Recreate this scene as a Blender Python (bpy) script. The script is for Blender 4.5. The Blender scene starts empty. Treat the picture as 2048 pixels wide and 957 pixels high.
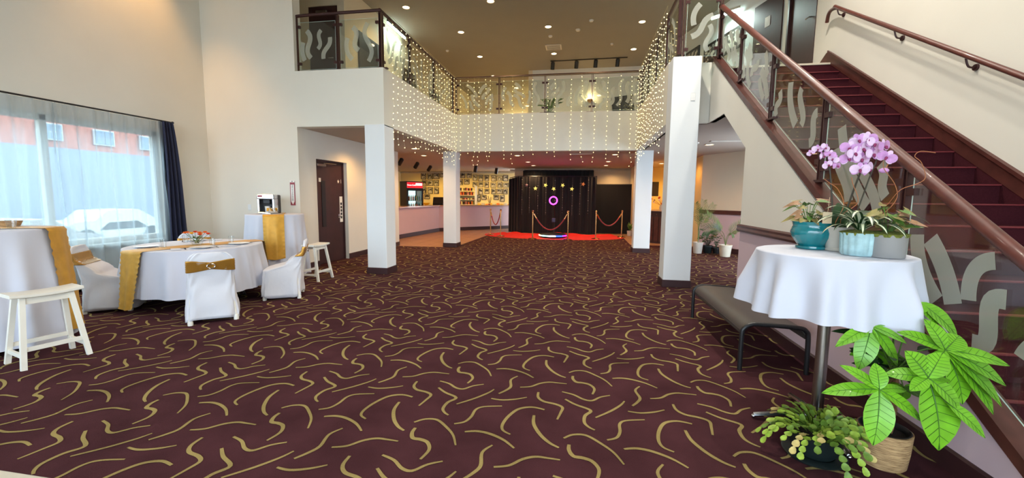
import bpy, math, random
from math import sin, cos, pi, radians
from mathutils import Vector, Matrix
random.seed(7)
SC = bpy.context.scene
COL = SC.collection

# ------------------------------------------------------------------ materials
def new_mat(name):
    m = bpy.data.materials.new(name); m.use_nodes = True
    nt = m.node_tree
    return m, nt, nt.nodes['Principled BSDF'], nt.nodes['Material Output']

def lin(c):
    return tuple(((x / 12.92) if x <= .04045 else ((x + .055) / 1.055) ** 2.4) for x in c)

def mat(name, rgb, rough=.6, metal=0., var=.06, scale=8., bump=0., bscale=60., spec=.5, coat=0., sheen=0., trans=0.):
    """plain surface with a little procedural colour variation and bump; rgb is sRGB 0-255"""
    m, nt, b, out = new_mat(name)
    c = lin([v / 255 for v in rgb])
    tc = nt.nodes.new('ShaderNodeTexCoord'); no = nt.nodes.new('ShaderNodeTexNoise')
    no.inputs['Scale'].default_value = scale; no.inputs['Detail'].default_value = 3
    nt.links.new(tc.outputs['Object'], no.inputs['Vector'])
    cr = nt.nodes.new('ShaderNodeValToRGB')
    cr.color_ramp.elements[0].position = .3; cr.color_ramp.elements[1].position = .7
    cr.color_ramp.elements[0].color = (*[v * (1 - var) for v in c], 1)
    cr.color_ramp.elements[1].color = (*[min(1, v * (1 + var)) for v in c], 1)
    nt.links.new(no.outputs['Fac'], cr.inputs['Fac']); nt.links.new(cr.outputs['Color'], b.inputs['Base Color'])
    b.inputs['Roughness'].default_value = rough; b.inputs['Metallic'].default_value = metal
    b.inputs['Specular IOR Level'].default_value = spec
    b.inputs['Coat Weight'].default_value = coat; b.inputs['Sheen Weight'].default_value = sheen
    b.inputs['Transmission Weight'].default_value = trans
    if bump:
        n2 = nt.nodes.new('ShaderNodeTexNoise'); n2.inputs['Scale'].default_value = bscale; n2.inputs['Detail'].default_value = 4
        bp = nt.nodes.new('ShaderNodeBump'); bp.inputs['Strength'].default_value = bump; bp.inputs['Distance'].default_value = .01
        nt.links.new(tc.outputs['Object'], n2.inputs['Vector']); nt.links.new(n2.outputs['Fac'], bp.inputs['Height'])
        nt.links.new(bp.outputs['Normal'], b.inputs['Normal'])
    return m

def emit(name, rgb, s):
    m, nt, b, out = new_mat(name)
    c = lin([v / 255 for v in rgb])
    b.inputs['Base Color'].default_value = (*c, 1)
    b.inputs['Emission Color'].default_value = (*c, 1); b.inputs['Emission Strength'].default_value = s
    return m

def glassy(name, tint=(.93, .97, .94), gloss=.07, rough=.02, frost=0.):
    """thin sheet of glass: transparent with a fresnel reflection; frost adds a pale diffuse veil"""
    m, nt, b, out = new_mat(name)
    nt.nodes.remove(b)
    tr = nt.nodes.new('ShaderNodeBsdfTransparent'); tr.inputs['Color'].default_value = (*tint, 1)
    gl = nt.nodes.new('ShaderNodeBsdfGlossy'); gl.inputs['Roughness'].default_value = rough
    lw = nt.nodes.new('ShaderNodeLayerWeight'); lw.inputs['Blend'].default_value = .5
    pw = nt.nodes.new('ShaderNodeMath'); pw.operation = 'POWER'; pw.inputs[1].default_value = 4.5
    fr = nt.nodes.new('ShaderNodeMath'); fr.operation = 'MULTIPLY_ADD'; fr.inputs[1].default_value = .75; fr.inputs[2].default_value = gloss
    nt.links.new(lw.outputs['Facing'], pw.inputs[0]); nt.links.new(pw.outputs[0], fr.inputs[0])
    mx = nt.nodes.new('ShaderNodeMixShader')
    nt.links.new(fr.outputs[0], mx.inputs['Fac']); nt.links.new(tr.outputs[0], mx.inputs[1]); nt.links.new(gl.outputs[0], mx.inputs[2])
    last = mx
    if frost:
        df = nt.nodes.new('ShaderNodeBsdfDiffuse'); df.inputs['Color'].default_value = (.72, .72, .66, 1)
        tl = nt.nodes.new('ShaderNodeBsdfTranslucent'); tl.inputs['Color'].default_value = (.8, .8, .75, 1)
        ad = nt.nodes.new('ShaderNodeMixShader'); ad.inputs['Fac'].default_value = .45
        nt.links.new(df.outputs[0], ad.inputs[1]); nt.links.new(tl.outputs[0], ad.inputs[2])
        m2 = nt.nodes.new('ShaderNodeMixShader'); m2.inputs['Fac'].default_value = frost
        nt.links.new(mx.outputs[0], m2.inputs[1]); nt.links.new(ad.outputs[0], m2.inputs[2]); last = m2
    nt.links.new(last.outputs[0], out.inputs['Surface'])
    return m

M = {}
M['wall'] = mat('painted_wall', (228, 224, 212), .85, var=.015, scale=2, bump=.05, bscale=120)
M['wallwhite'] = mat('white_painted_column', (230, 233, 234), .8, var=.012, scale=2, bump=.05, bscale=120)
M['wallwarm'] = mat('tan_painted_wall', (226, 214, 190), .85, var=.015, scale=2)
M['yellow'] = mat('yellow_painted_wall', (236, 220, 166), .85, var=.02, scale=2)
M['pink'] = mat('mauve_pink_wainscot', (206, 182, 190), .8, var=.015, scale=2)
M['ceil'] = mat('beige_ceiling', (150, 144, 134), .9, var=.02, scale=1.5)
M['ceillow'] = mat('mauve_brown_ceiling', (184, 170, 156), .85, var=.02, scale=1.5)
M['darkbase'] = mat('dark_vinyl_base', (58, 32, 34), .45, var=.06, scale=10)
M['wood'] = mat('dark_cherry_wood', (80, 40, 34), .42, var=.22, scale=9, coat=.08)
M['handwood'] = mat('cherry_handrail_wood', (92, 46, 38), .42, var=.2, scale=14, coat=.08)
M['bronze'] = mat('dark_bronze_metal', (66, 36, 36), .35, metal=.3, var=.05)
M['doorwood'] = mat('dark_espresso_door', (62, 34, 34), .5, var=.15, scale=5)
M['carpetstair'] = mat('plum_stair_carpet', (66, 28, 34), 1., var=.12, scale=60, bump=.3, bscale=300, spec=.05)
M['nosing'] = mat('red_stair_nosing', (112, 36, 42), .6, var=.05)
M['tile'] = mat('tan_floor_tile', (170, 128, 92), .45, var=.12, scale=3)
M['cream'] = mat('cream_threshold', (206, 196, 176), .5)
M['glass'] = glassy('clear_glass')
M['glass_edge'] = mat('bright_glass_edge', (205, 222, 214), .2, spec=.8)
M['frost'] = glassy('etched_frost', frost=.34, rough=.4)
M['white_paint'] = mat('white_painted_wood', (236, 232, 220), .45, var=.02, scale=6, coat=.1)
M['cloth'] = mat('white_polyester_cloth', (206, 208, 220), .85, var=.012, scale=5, bump=.08, bscale=500, sheen=.15)
M['cover'] = mat('white_spandex_chair_cover', (222, 222, 228), .8, var=.015, scale=5, bump=.5, bscale=9, sheen=.1)
M['gold'] = mat('gold_satin', (212, 158, 56), .48, var=.1, scale=12, sheen=.05, metal=.25)
M['goldsash'] = mat('gold_satin_sash', (190, 138, 58), .25, var=.12, scale=12, metal=.6)
M['silver'] = mat('polished_silver', (205, 205, 205), .2, metal=1, var=.02)
M['chrome'] = mat('brushed_steel', (165, 162, 160), .28, metal=1, var=.04)
M['black'] = mat('black_plastic', (18, 18, 20), .45, var=.05)
M['blackmetal'] = mat('black_powder_coat', (30, 30, 32), .38, var=.05)
M['vinyl'] = mat('charcoal_grey_vinyl', (74, 70, 66), .42, var=.05, scale=20, bump=.05)
M['blackcloth'] = mat('black_drape_cloth', (10, 10, 12), .95, var=.1, sheen=.1)
M['navy'] = mat('navy_blackout_cloth', (34, 38, 64), .8, var=.08, scale=6, sheen=.1)
M['brass'] = mat('brass_post', (214, 170, 112), .22, metal=1, var=.03)
M['velvet'] = mat('red_velvet_rope', (150, 28, 34), .75, sheen=.5)
M['redcloth'] = mat('bright_red_cloth', (214, 30, 20), .8, var=.08, scale=5, bump=.2, bscale=20)
M['leaf'] = mat('glossy_green_leaf', (112, 176, 34), .38, var=.16, scale=14, coat=.1)
M['leafvein'] = mat('dark_leaf_vein', (62, 110, 24), .5)
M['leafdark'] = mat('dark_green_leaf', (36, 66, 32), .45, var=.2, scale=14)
M['leafmid'] = mat('mid_green_leaf', (84, 120, 48), .45, var=.25, scale=14)
M['cactus'] = mat('lime_cactus_segment', (148, 176, 62), .5, var=.3, scale=30)
M['cactus2'] = mat('olive_cactus_segment', (104, 136, 48), .5, var=.3, scale=30)
M['cactus3'] = mat('yellow_pink_cactus_segment', (196, 178, 110), .5, var=.2, scale=30)
M['palm'] = mat('palm_frond', (94, 112, 58), .55, var=.25, scale=10)
M['trunk'] = mat('tan_braided_trunk', (134, 98, 66), .8, var=.3, scale=30, bump=.5, bscale=80)
M['soil'] = mat('dark_soil', (42, 30, 24), .95, var=.4, scale=60, bump=.8, bscale=80)
M['moss'] = mat('green_moss', (112, 118, 44), .95, var=.4, scale=80, bump=1., bscale=90)
M['teal'] = mat('teal_glaze', (22, 120, 128), .12, var=.25, scale=9, coat=.6)
M['paleblue'] = mat('pale_blue_glaze', (164, 198, 202), .2, var=.2, scale=18, coat=.4)
M['greypot'] = mat('grey_ceramic', (146, 144, 142), .55, var=.03)
M['whitepot'] = mat('off_white_ceramic', (200, 192, 180), .4, var=.05)
M['darkpot'] = mat('dark_green_plastic', (24, 34, 34), .4)
M['caladium'] = mat('bronze_green_leaf', (142, 130, 76), .5, var=.3, scale=16)
M['caladium2'] = mat('rusty_pink_leaf', (150, 112, 78), .5, var=.3, scale=16)
M['spider_w'] = mat('cream_leaf_stripe', (222, 228, 196), .45)
M['orchid'] = mat('lilac_orchid_petal', (206, 150, 206), .6, var=.14, scale=40)
M['orchid2'] = mat('magenta_orchid_lip', (138, 40, 92), .6)
M['orchidw'] = mat('pale_orchid_edge', (228, 196, 226), .6, var=.1, scale=30)
M['stemdark'] = mat('dark_flower_stem', (56, 52, 40), .6)
M['twig'] = mat('orange_brown_twig', (168, 106, 68), .7)
M['orangefl'] = mat('orange_petals', (240, 124, 32), .6, var=.2, scale=20)
M['yellowfl'] = mat('yellow_petals', (246, 190, 30), .6, var=.15, scale=20)
M['redfl'] = mat('coral_petals', (226, 84, 40), .6, var=.15, scale=20)
M['plate'] = mat('white_porcelain', (240, 240, 238), .2, coat=.3)
M['drinkglass'] = glassy('drinking_glass', tint=(.96, .97, .97))
M['paper'] = mat('white_paper', (238, 236, 230), .7)
M['kraft'] = mat('kraft_card_tag', (208, 186, 152), .8)
M['red'] = mat('signal_red', (190, 24, 30), .5)
M['redsign'] = mat('maroon_sign_border', (150, 60, 70), .5)
M['stone'] = mat('tan_counter_top', (196, 156, 122), .25, var=.1, scale=20, coat=.3)
M['photo_frame'] = mat('black_picture_frame', (34, 24, 22), .4)
M['smoke'] = mat('smoke_detector_white', (222, 216, 206), .5)
M['rib'] = mat('pinecone_brown', (66, 44, 38), .7, var=.3, scale=40)
def clear_wrap(n, rgb): return mat(n, rgb, .4, var=.1, scale=30)

def rope_mat():
    m, nt, b, out = new_mat('woven_seagrass')
    tc = nt.nodes.new('ShaderNodeTexCoord'); mp = nt.nodes.new('ShaderNodeMapping'); mp.inputs['Scale'].default_value = (1, 1, 16)
    wv = nt.nodes.new('ShaderNodeTexNoise'); wv.inputs['Scale'].default_value = 22; wv.inputs['Detail'].default_value = 5
    cr = nt.nodes.new('ShaderNodeValToRGB'); cr.color_ramp.elements[0].color = (.22, .11, .04, 1); cr.color_ramp.elements[1].color = (.72, .47, .22, 1)
    cr.color_ramp.elements[0].position = .32; cr.color_ramp.elements[1].position = .68
    bp = nt.nodes.new('ShaderNodeBump'); bp.inputs['Strength'].default_value = .6; bp.inputs['Distance'].default_value = .01
    nt.links.new(tc.outputs['Object'], mp.inputs['Vector']); nt.links.new(mp.outputs[0], wv.inputs['Vector'])
    nt.links.new(wv.outputs['Fac'], cr.inputs['Fac']); nt.links.new(cr.outputs[0], b.inputs['Base Color'])
    nt.links.new(wv.outputs['Fac'], bp.inputs['Height']); nt.links.new(bp.outputs[0], b.inputs['Normal']); b.inputs['Roughness'].default_value = .8
    return m
M['rope'] = rope_mat()

def carpet_mat(name, c, s, sc=260):
    m, nt, b, out = new_mat(name)
    tc = nt.nodes.new('ShaderNodeTexCoord'); n1 = nt.nodes.new('ShaderNodeTexNoise'); n1.inputs['Scale'].default_value = sc; n1.inputs['Detail'].default_value = 2
    n2 = nt.nodes.new('ShaderNodeTexNoise'); n2.inputs['Scale'].default_value = 3; n2.inputs['Detail'].default_value = 6
    ad = nt.nodes.new('ShaderNodeMath'); ad.operation = 'MULTIPLY_ADD'; ad.inputs[1].default_value = .6
    cr = nt.nodes.new('ShaderNodeValToRGB')
    cr.color_ramp.elements[0].position = .5; cr.color_ramp.elements[1].position = 1.1
    c = lin([v / 255 for v in c])
    cr.color_ramp.elements[0].color = (*[v * .75 for v in c], 1); cr.color_ramp.elements[1].color = (*[v * 1.35 for v in c], 1)
    nt.links.new(tc.outputs['Object'], n1.inputs['Vector']); nt.links.new(tc.outputs['Object'], n2.inputs['Vector'])
    nt.links.new(n1.outputs['Fac'], ad.inputs[0]); nt.links.new(n2.outputs['Fac'], ad.inputs[2])
    nt.links.new(ad.outputs[0], cr.inputs['Fac']); nt.links.new(cr.outputs[0], b.inputs['Base Color'])
    bp = nt.nodes.new('ShaderNodeBump'); bp.inputs['Strength'].default_value = .35; bp.inputs['Distance'].default_value = .004
    nt.links.new(n1.outputs['Fac'], bp.inputs['Height']); nt.links.new(bp.outputs[0], b.inputs['Normal'])
    b.inputs['Roughness'].default_value = .97; b.inputs['Specular IOR Level'].default_value = .03; b.inputs['Sheen Weight'].default_value = s
    return m
M['carpet'] = carpet_mat('plum_carpet', (68, 40, 44), 0.)
M['stroke'] = carpet_mat('olive_gold_carpet_stroke', (142, 126, 80), 0.)

def sheer_mat():
    m, nt, b, out = new_mat('sheer_voile'); nt.nodes.remove(b)
    tr = nt.nodes.new('ShaderNodeBsdfTransparent'); tr.inputs['Color'].default_value = (.93, .97, 1, 1)
    tl = nt.nodes.new('ShaderNodeBsdfTranslucent'); tl.inputs['Color'].default_value = (.5, .6, .66, 1)
    df = nt.nodes.new('ShaderNodeBsdfDiffuse'); df.inputs['Color'].default_value = (.8, .86, .9, 1)
    a = nt.nodes.new('ShaderNodeMixShader'); a.inputs[0].default_value = .35
    lw = nt.nodes.new('ShaderNodeLayerWeight'); lw.inputs['Blend'].default_value = .45
    mr = nt.nodes.new('ShaderNodeMapRange'); mr.inputs[3].default_value = .45; mr.inputs[4].default_value = .95
    mx = nt.nodes.new('ShaderNodeMixShader')
    nt.links.new(tl.outputs[0], a.inputs[1]); nt.links.new(df.outputs[0], a.inputs[2])
    nt.links.new(lw.outputs['Facing'], mr.inputs[0]); nt.links.new(mr.outputs[0], mx.inputs[0])
    nt.links.new(tr.outputs[0], mx.inputs[1]); nt.links.new(a.outputs[0], mx.inputs[2]); nt.links.new(mx.outputs[0], out.inputs['Surface'])
    return m
M['sheer'] = sheer_mat()

def photo_mat(i):
    m, nt, b, out = new_mat('monochrome_photo')
    tc = nt.nodes.new('ShaderNodeTexCoord'); mp = nt.nodes.new('ShaderNodeMapping'); mp.inputs['Location'].default_value = (i * 3.1, i * 1.7, i)
    n = nt.nodes.new('ShaderNodeTexNoise'); n.inputs['Scale'].default_value = 9; n.inputs['Detail'].default_value = 1
    cr = nt.nodes.new('ShaderNodeValToRGB'); cr.color_ramp.elements[0].position = .46; cr.color_ramp.elements[1].position = .56
    cr.color_ramp.elements[0].color = (.035, .03, .03, 1); cr.color_ramp.elements[1].color = (.55, .52, .45, 1)
    nt.links.new(tc.outputs['Object'], mp.inputs[0]); nt.links.new(mp.outputs[0], n.inputs['Vector'])
    nt.links.new(n.outputs['Fac'], cr.inputs[0]); nt.links.new(cr.outputs[0], b.inputs['Base Color']); b.inputs['Roughness'].default_value = .3
    return m
PH = [photo_mat(i) for i in range(6)]

def brick_mat(name, c1, c2, mortar, sc):
    m, nt, b, out = new_mat(name)
    tc = nt.nodes.new('ShaderNodeTexCoord'); mp = nt.nodes.new('ShaderNodeMapping'); mp.inputs['Rotation'].default_value = (radians(90), 0, radians(90))
    br = nt.nodes.new('ShaderNodeTexBrick'); br.inputs['Scale'].default_value = sc
    br.inputs['Color1'].default_value = (*c1, 1); br.inputs['Color2'].default_value = (*c2, 1); br.inputs['Mortar'].default_value = (*mortar, 1)
    nt.links.new(tc.outputs['Object'], mp.inputs[0]); nt.links.new(mp.outputs[0], br.inputs['Vector']); nt.links.new(br.outputs['Color'], b.inputs['Base Color'])
    b.inputs['Roughness'].default_value = .9
    return m
M['brick'] = mat('red_brick', (176, 112, 98), .9, var=.12, scale=3)

# ------------------------------------------------------------------ mesh builder
class MB:
    def __init__(s): s.v = []; s.f = []; s.mi = []; s.m = 0; s.mats = []
    def use(s, material):
        if material not in s.mats: s.mats.append(material)
        s.m = s.mats.index(material); return s
    def add(s, vs, fs):
        o = len(s.v); s.v += [Vector(p) for p in vs]
        for f in fs: s.f.append([o + i for i in f]); s.mi.append(s.m)
        return s
    def box(s, a, b, rot=None, piv=None, bev=0.):
        x0, y0, z0 = [min(a[i], b[i]) for i in range(3)]; x1, y1, z1 = [max(a[i], b[i]) for i in range(3)]
        e = min(bev, (x1 - x0) * .49, (y1 - y0) * .49, (z1 - z0) * .49) if bev else 0
        if e:
            rings = []
            for z, i in ((z0, e), (z0 + e, 0), (z1 - e, 0), (z1, e)):
                k = e if i == 0 else e
                xa, xb, ya, yb = x0 + (i), x1 - i, y0 + i, y1 - i
                rings.append([(xa + k, ya, z), (xb - k, ya, z), (xb, ya + k, z), (xb, yb - k, z), (xb - k, yb, z), (xa + k, yb, z), (xa, yb - k, z), (xa, ya + k, z)])
            vs = [p for r in rings for p in r]; fs = [list(range(7, -1, -1)), [24 + i for i in range(8)]]
            for r in range(3):
                for i in range(8): fs.append([r * 8 + i, r * 8 + (i + 1) % 8, r * 8 + 8 + (i + 1) % 8, r * 8 + 8 + i])
        else:
            vs = [(x, y, z) for z in (z0, z1) for x, y in ((x0, y0), (x1, y0), (x1, y1), (x0, y1))]
            fs = [[3, 2, 1, 0], [4, 5, 6, 7], [0, 1, 5, 4], [1, 2, 6, 5], [2, 3, 7, 6], [3, 0, 4, 7]]
        if rot is not None:
            c = Vector(piv) if piv is not None else Vector(((x0 + x1) / 2, (y0 + y1) / 2, (z0 + z1) / 2))
            vs = [rot @ (Vector(p) - c) + c for p in vs]
        return s.add(vs, fs)
    def ring(s, rings, caps=True, closed=False):
        n = len(rings[0]); vs = [p for r in rings for p in r]; fs = []
        R = len(rings)
        for r in range(R if closed else R - 1):
            q = (r + 1) % R
            for i in range(n): fs.append([r * n + i, r * n + (i + 1) % n, q * n + (i + 1) % n, q * n + i])
        if caps and not closed: fs.append(list(range(n - 1, -1, -1))); fs.append([(R - 1) * n + i for i in range(n)])
        return s.add(vs, fs)
    def tube(s, pts, rad, n=8, caps=True, closed=False):
        P = [Vector(p) for p in pts]; R = rad if hasattr(rad, '__len__') else [rad] * len(P)
        rings = []; up = None
        for i, p in enumerate(P):
            if closed: t = P[(i + 1) % len(P)] - P[i - 1]
            else: t = P[min(i + 1, len(P) - 1)] - P[max(i - 1, 0)]
            if t.length < 1e-9: t = Vector((0, 0, 1))
            t.normalize()
            if up is None: up = Vector((0, 0, 1)) if abs(t.z) < .9 else Vector((1, 0, 0))
            a = t.cross(up)
            if a.length < 1e-4: a = t.cross(Vector((0, 1, 0)))
            a.normalize(); b = a.cross(t).normalized(); up = b
            rings.append([p + (a * cos(2 * pi * k / n) + b * sin(2 * pi * k / n)) * R[i] for k in range(n)])
        return s.ring(rings, caps, closed)
    def lathe(s, c, prof, n=24, caps=True, fn=None, ax=None):
        c = Vector(c); rings = []
        for r, z in prof:
            ring = []
            for k in range(n):
                a = 2 * pi * k / n; rr = r * (fn(a, z) if fn else 1)
                p = Vector((rr * cos(a), rr * sin(a), z))
                if ax is not None: p = ax @ p
                ring.append(c + p)
            rings.append(ring)
        return s.ring(rings, caps)
    def grid(s, fn, nu, nv, closeu=False):
        vs = [fn(i / nu, j / nv) for j in range(nv + 1) for i in range(nu + (0 if closeu else 1))]
        w = nu if closeu else nu + 1; fs = []
        for j in range(nv):
            for i in range(nu): fs.append([j * w + i, j * w + (i + 1) % w, (j + 1) * w + (i + 1) % w, (j + 1) * w + i])
        return s.add(vs, fs)
    def ball(s, c, r, n=10, m=6, sc=(1, 1, 1)):
        c = Vector(c); rings = []
        for j in range(m + 1):
            t = pi * (j + .001) / (m + .002); rings.append([c + Vector((r * sin(t) * cos(2 * pi * k / n) * sc[0], r * sin(t) * sin(2 * pi * k / n) * sc[1], -r * cos(t) * sc[2])) for k in range(n)])
        return s.ring(rings, True)
    def prism(s, poly, ext):
        """poly: 3-D outline, ext: extrusion vector"""
        P = [Vector(p) for p in poly]; e = Vector(ext); n = len(P)
        return s.add(P + [p + e for p in P], [list(range(n - 1, -1, -1)), [n + i for i in range(n)]] + [[i, (i + 1) % n, n + (i + 1) % n, n + i] for i in range(n)])
    def ribbon(s, pts, widths, nrm, th=0.):
        P = [Vector(p) for p in pts]; nrm = Vector(nrm); top = []
        for i, p in enumerate(P):
            t = P[min(i + 1, len(P) - 1)] - P[max(i - 1, 0)]; a = t.cross(nrm).normalized() * widths[i] / 2
            top += [p - a, p + a]
        fs = [[2 * i, 2 * i + 1, 2 * i + 3, 2 * i + 2] for i in range(len(P) - 1)]
        if th:
            o = len(top); top += [q + nrm * th for q in top]
            fs += [[o + k for k in reversed(f)] for f in fs]; n = len(P)
            for i in range(n - 1):
                fs += [[2 * i, 2 * i + 2, o + 2 * i + 2, o + 2 * i], [2 * i + 1, o + 2 * i + 1, o + 2 * i + 3, 2 * i + 3]]
            fs += [[0, o, o + 1, 1], [2 * n - 2, 2 * n - 1, o + 2 * n - 1, o + 2 * n - 2]]
        return s.add(top, fs)
    def build(s, name, parent=None, material=None, smooth=False, origin=None, kind=None, fix=True):
        if material is not None and not s.mats: s.mats = [material]
        if origin is None:
            if parent is not None: o = wloc(parent)
            else:
                xs = [p.x for p in s.v]; ys = [p.y for p in s.v]; zs = [p.z for p in s.v]
                o = Vector(((min(xs) + max(xs)) / 2, (min(ys) + max(ys)) / 2, min(zs)))
        else: o = Vector(origin)
        me = bpy.data.meshes.new(name)
        me.from_pydata([p - o for p in s.v], [], s.f)
        for m in s.mats: me.materials.append(m)
        me.polygons.foreach_set('material_index', s.mi)
        if smooth: me.polygons.foreach_set('use_smooth', [True] * len(s.f))
        me.update()
        if fix:
            import bmesh
            bm = bmesh.new(); bm.from_mesh(me); bmesh.ops.recalc_face_normals(bm, faces=bm.faces); bm.to_mesh(me); bm.free()
        if smooth and smooth != 'all':
            me.set_sharp_from_angle(angle=radians(40))
        ob = bpy.data.objects.new(name, me); COL.objects.link(ob)
        if parent is not None: ob.parent = parent; ob.location = o - wloc(parent)
        else: ob.location = o
        if kind: ob['kind'] = kind
        return ob

def wloc(o):
    p = Vector(o.location)
    while o.parent is not None: o = o.parent; p = p + Vector(o.location)
    return p
USED = {}
def tag(o, label, cat, group=None, kind=None):
    o['label'] = label; o['category'] = cat
    if group: o['group'] = group
    if kind: o['kind'] = kind
    USED.setdefault(label, []).append(o.name)
    return o
def thing(name, loc, label, cat, group=None):
    o = bpy.data.objects.new(name, None); COL.objects.link(o); o.location = loc; o.empty_display_size = .1
    return tag(o, label, cat, group)
def struct_root(name, loc):
    o = bpy.data.objects.new(name, None); COL.objects.link(o); o.location = loc; o['kind'] = 'structure'; return o
def dup(root, loc, rotz, label, group=None):
    r = root.copy(); COL.objects.link(r); r.location = loc; r.rotation_euler = (0, 0, rotz)
    tag(r, label, root['category'], group or root.get('group'))
    for ch in list(root.children):
        c = ch.copy(); COL.objects.link(c); c.parent = r
        for g in list(ch.children):
            d = g.copy(); COL.objects.link(d); d.parent = c
    return r
def text(name, body, size, loc, rot, material, parent, ext=.001, align='CENTER'):
    cu = bpy.data.curves.new(name, 'FONT'); cu.body = body; cu.size = size; cu.extrude = ext; cu.align_x = align; cu.align_y = 'CENTER'
    cu.materials.append(material)
    tmp = bpy.data.objects.new(name, cu); COL.objects.link(tmp)
    bpy.context.view_layer.update()
    me = bpy.data.meshes.new_from_object(tmp.evaluated_get(bpy.context.evaluated_depsgraph_get()))
    bpy.data.objects.remove(tmp)
    ob = bpy.data.objects.new(name, me); COL.objects.link(ob)
    ob.parent = parent; ob.location = Vector(loc) - wloc(parent); ob.rotation_euler = rot
    return ob
def RZ(a): return Matrix.Rotation(a, 3, 'Z')
def RX(a): return Matrix.Rotation(a, 3, 'X')
def RY(a): return Matrix.Rotation(a, 3, 'Y')
def spline(P, n=6):
    P = [Vector(p) for p in P]; out = []
    for i in range(len(P) - 1):
        p0, p1, p2, p3 = P[max(i - 1, 0)], P[i], P[i + 1], P[min(i + 2, len(P) - 1)]
        for k in range(n):
            t = k / n
            out.append(.5 * ((2 * p1) + (p2 - p0) * t + (2 * p0 - 5 * p1 + 4 * p2 - p3) * t * t + (3 * p1 - p0 - 3 * p2 + p3) * t ** 3))
    out.append(P[-1]); return out
def struct(name, mb, material=None, smooth=False, parent=None):
    return mb.build(name, parent, material, smooth, kind=None if parent else 'structure')
ORD = ['first', 'second', 'third', 'fourth', 'fifth', 'sixth', 'seventh', 'eighth', 'ninth', 'tenth', 'eleventh', 'twelfth', 'thirteenth', 'fourteenth', 'fifteenth', 'sixteenth', 'seventeenth', 'eighteenth', 'nineteenth', 'twentieth']
# ------------------------------------------------------------------ the setting
YF = 7.05; CEIL = 6.2; FL2 = 3.6
# carpet with its tile of thirteen brush strokes repeated every .955 m
STROKES = [[[[-1.243, 2.947], [-1.236, 2.868], [-1.19, 2.814], [-1.107, 2.791], [-1.056, 2.754], [-1.064, 2.681], [-1.082, 2.59]], 0.024], [[[-1.042, 2.877], [-0.969, 2.813], [-0.864, 2.75], [-0.901, 2.673], [-0.906, 2.587], [-0.879, 2.538], [-0.842, 2.51]], 0.024], [[[-0.833, 2.661], [-0.73, 2.765], [-0.654, 2.864], [-0.622, 2.929]], 0.019], [[[-1.568, 2.786], [-1.486, 2.779], [-1.392, 2.809], [-1.317, 2.853]], 0.019], [[[-1.529, 2.868], [-1.486, 2.932], [-1.461, 2.999], [-1.48, 3.114], [-1.438, 3.192]], 0.022], [[[-1.389, 2.046], [-1.31, 2.074], [-1.246, 2.14], [-1.179, 2.175], [-1.111, 2.176], [-1.04, 2.172]], 0.02], [[[-1.07, 2.988], [-0.985, 2.957], [-0.914, 2.901], [-0.852, 2.891], [-0.791, 2.955], [-0.719, 2.997]], 0.021], [[[-0.996, 2.326], [-0.995, 2.273], [-0.968, 2.22], [-0.915, 2.213], [-0.864, 2.191], [-0.83, 2.125], [-0.846, 2.035]], 0.027], [[[-1.03, 2.385], [-0.976, 2.433], [-0.896, 2.44], [-0.808, 2.369], [-0.74, 2.292], [-0.694, 2.196]], 0.02], [[[-1.636, 2.341], [-1.561, 2.361], [-1.476, 2.347], [-1.382, 2.299], [-1.308, 2.231]], 0.023], [[[-1.727, 2.415], [-1.669, 2.45], [-1.643, 2.521], [-1.637, 2.611], [-1.593, 2.661], [-1.47, 2.695]], 0.02], [[[-1.175, 2.7], [-1.264, 2.718], [-1.349, 2.677], [-1.4, 2.577], [-1.422, 2.47], [-1.408, 2.402], [-1.354, 2.365]], 0.023], [[[-1.237, 2.614], [-1.226, 2.507], [-1.173, 2.396], [-1.109, 2.32], [-1.053, 2.284]], 0.025]]
def in_carpet(x, y):
    if y < 1.6: return False
    if y < 7.0: return -7.15 < x < 1.97
    if y < 11.2: return -5.22 < x < 4.6
    if y < 12.8: return -3.6 < x < 4.4 - max(0, (y - 11.2) * .7)
    return -3.5 < x < 1.4 and y < 15.6
mb = MB().use(M['carpet'])
mb.add([(-7.2, 1.55, 0), (4.8, 1.55, 0), (4.8, 13.3, 0), (1.5, 13.3, 0), (1.5, 16, 0), (-3.5, 16.2, 0), (-3.6, 11.25, 0), (-7.2, 11.13, 0)], [[0, 1, 2, 3, 4, 5, 6, 7]])
mb.use(M['stroke'])
T = .955
for pts, w in STROKES:
    sp = spline([(x, y, 0) for x, y in pts], 5)
    n = len(sp); W = [w * (.55 + .45 * math.sin(pi * min(1, .12 + .88 * k / (n - 1)))) * .98 for k in range(n)]
    cx = sum(p.x for p in sp) / n; cy = sum(p.y for p in sp) / n
    for i in range(-7, 8):
        for j in range(-2, 15):
            if in_carpet(cx + i * T, cy + j * T):
                mb.ribbon([(p.x + i * T, p.y + j * T, .0025) for p in sp], W, (0, 0, 1))
o = mb.build('floor', kind='structure', fix=False)
mb = MB().box((-12, -6.2, -.05), (7, 1.551, -.001)); struct('floor', mb, M['cream'])
mb = MB().use(M['tile'])
for i in range(-30, 12):
    for j in range(0, 24):
        mb.add([(i * .45 + .004, 10.9 + j * .45, -.004), (i * .45 + .446, 10.9 + j * .45, -.004), (i * .45 + .446, 11.342 + j * .45, -.004), (i * .45 + .004, 11.342 + j * .45, -.004)], [[0, 1, 2, 3]])
mb.use(M['darkbase']).box((-13.5, 1.5, -.06), (6, 21.2, -.008))
struct('floor', mb)

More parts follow.
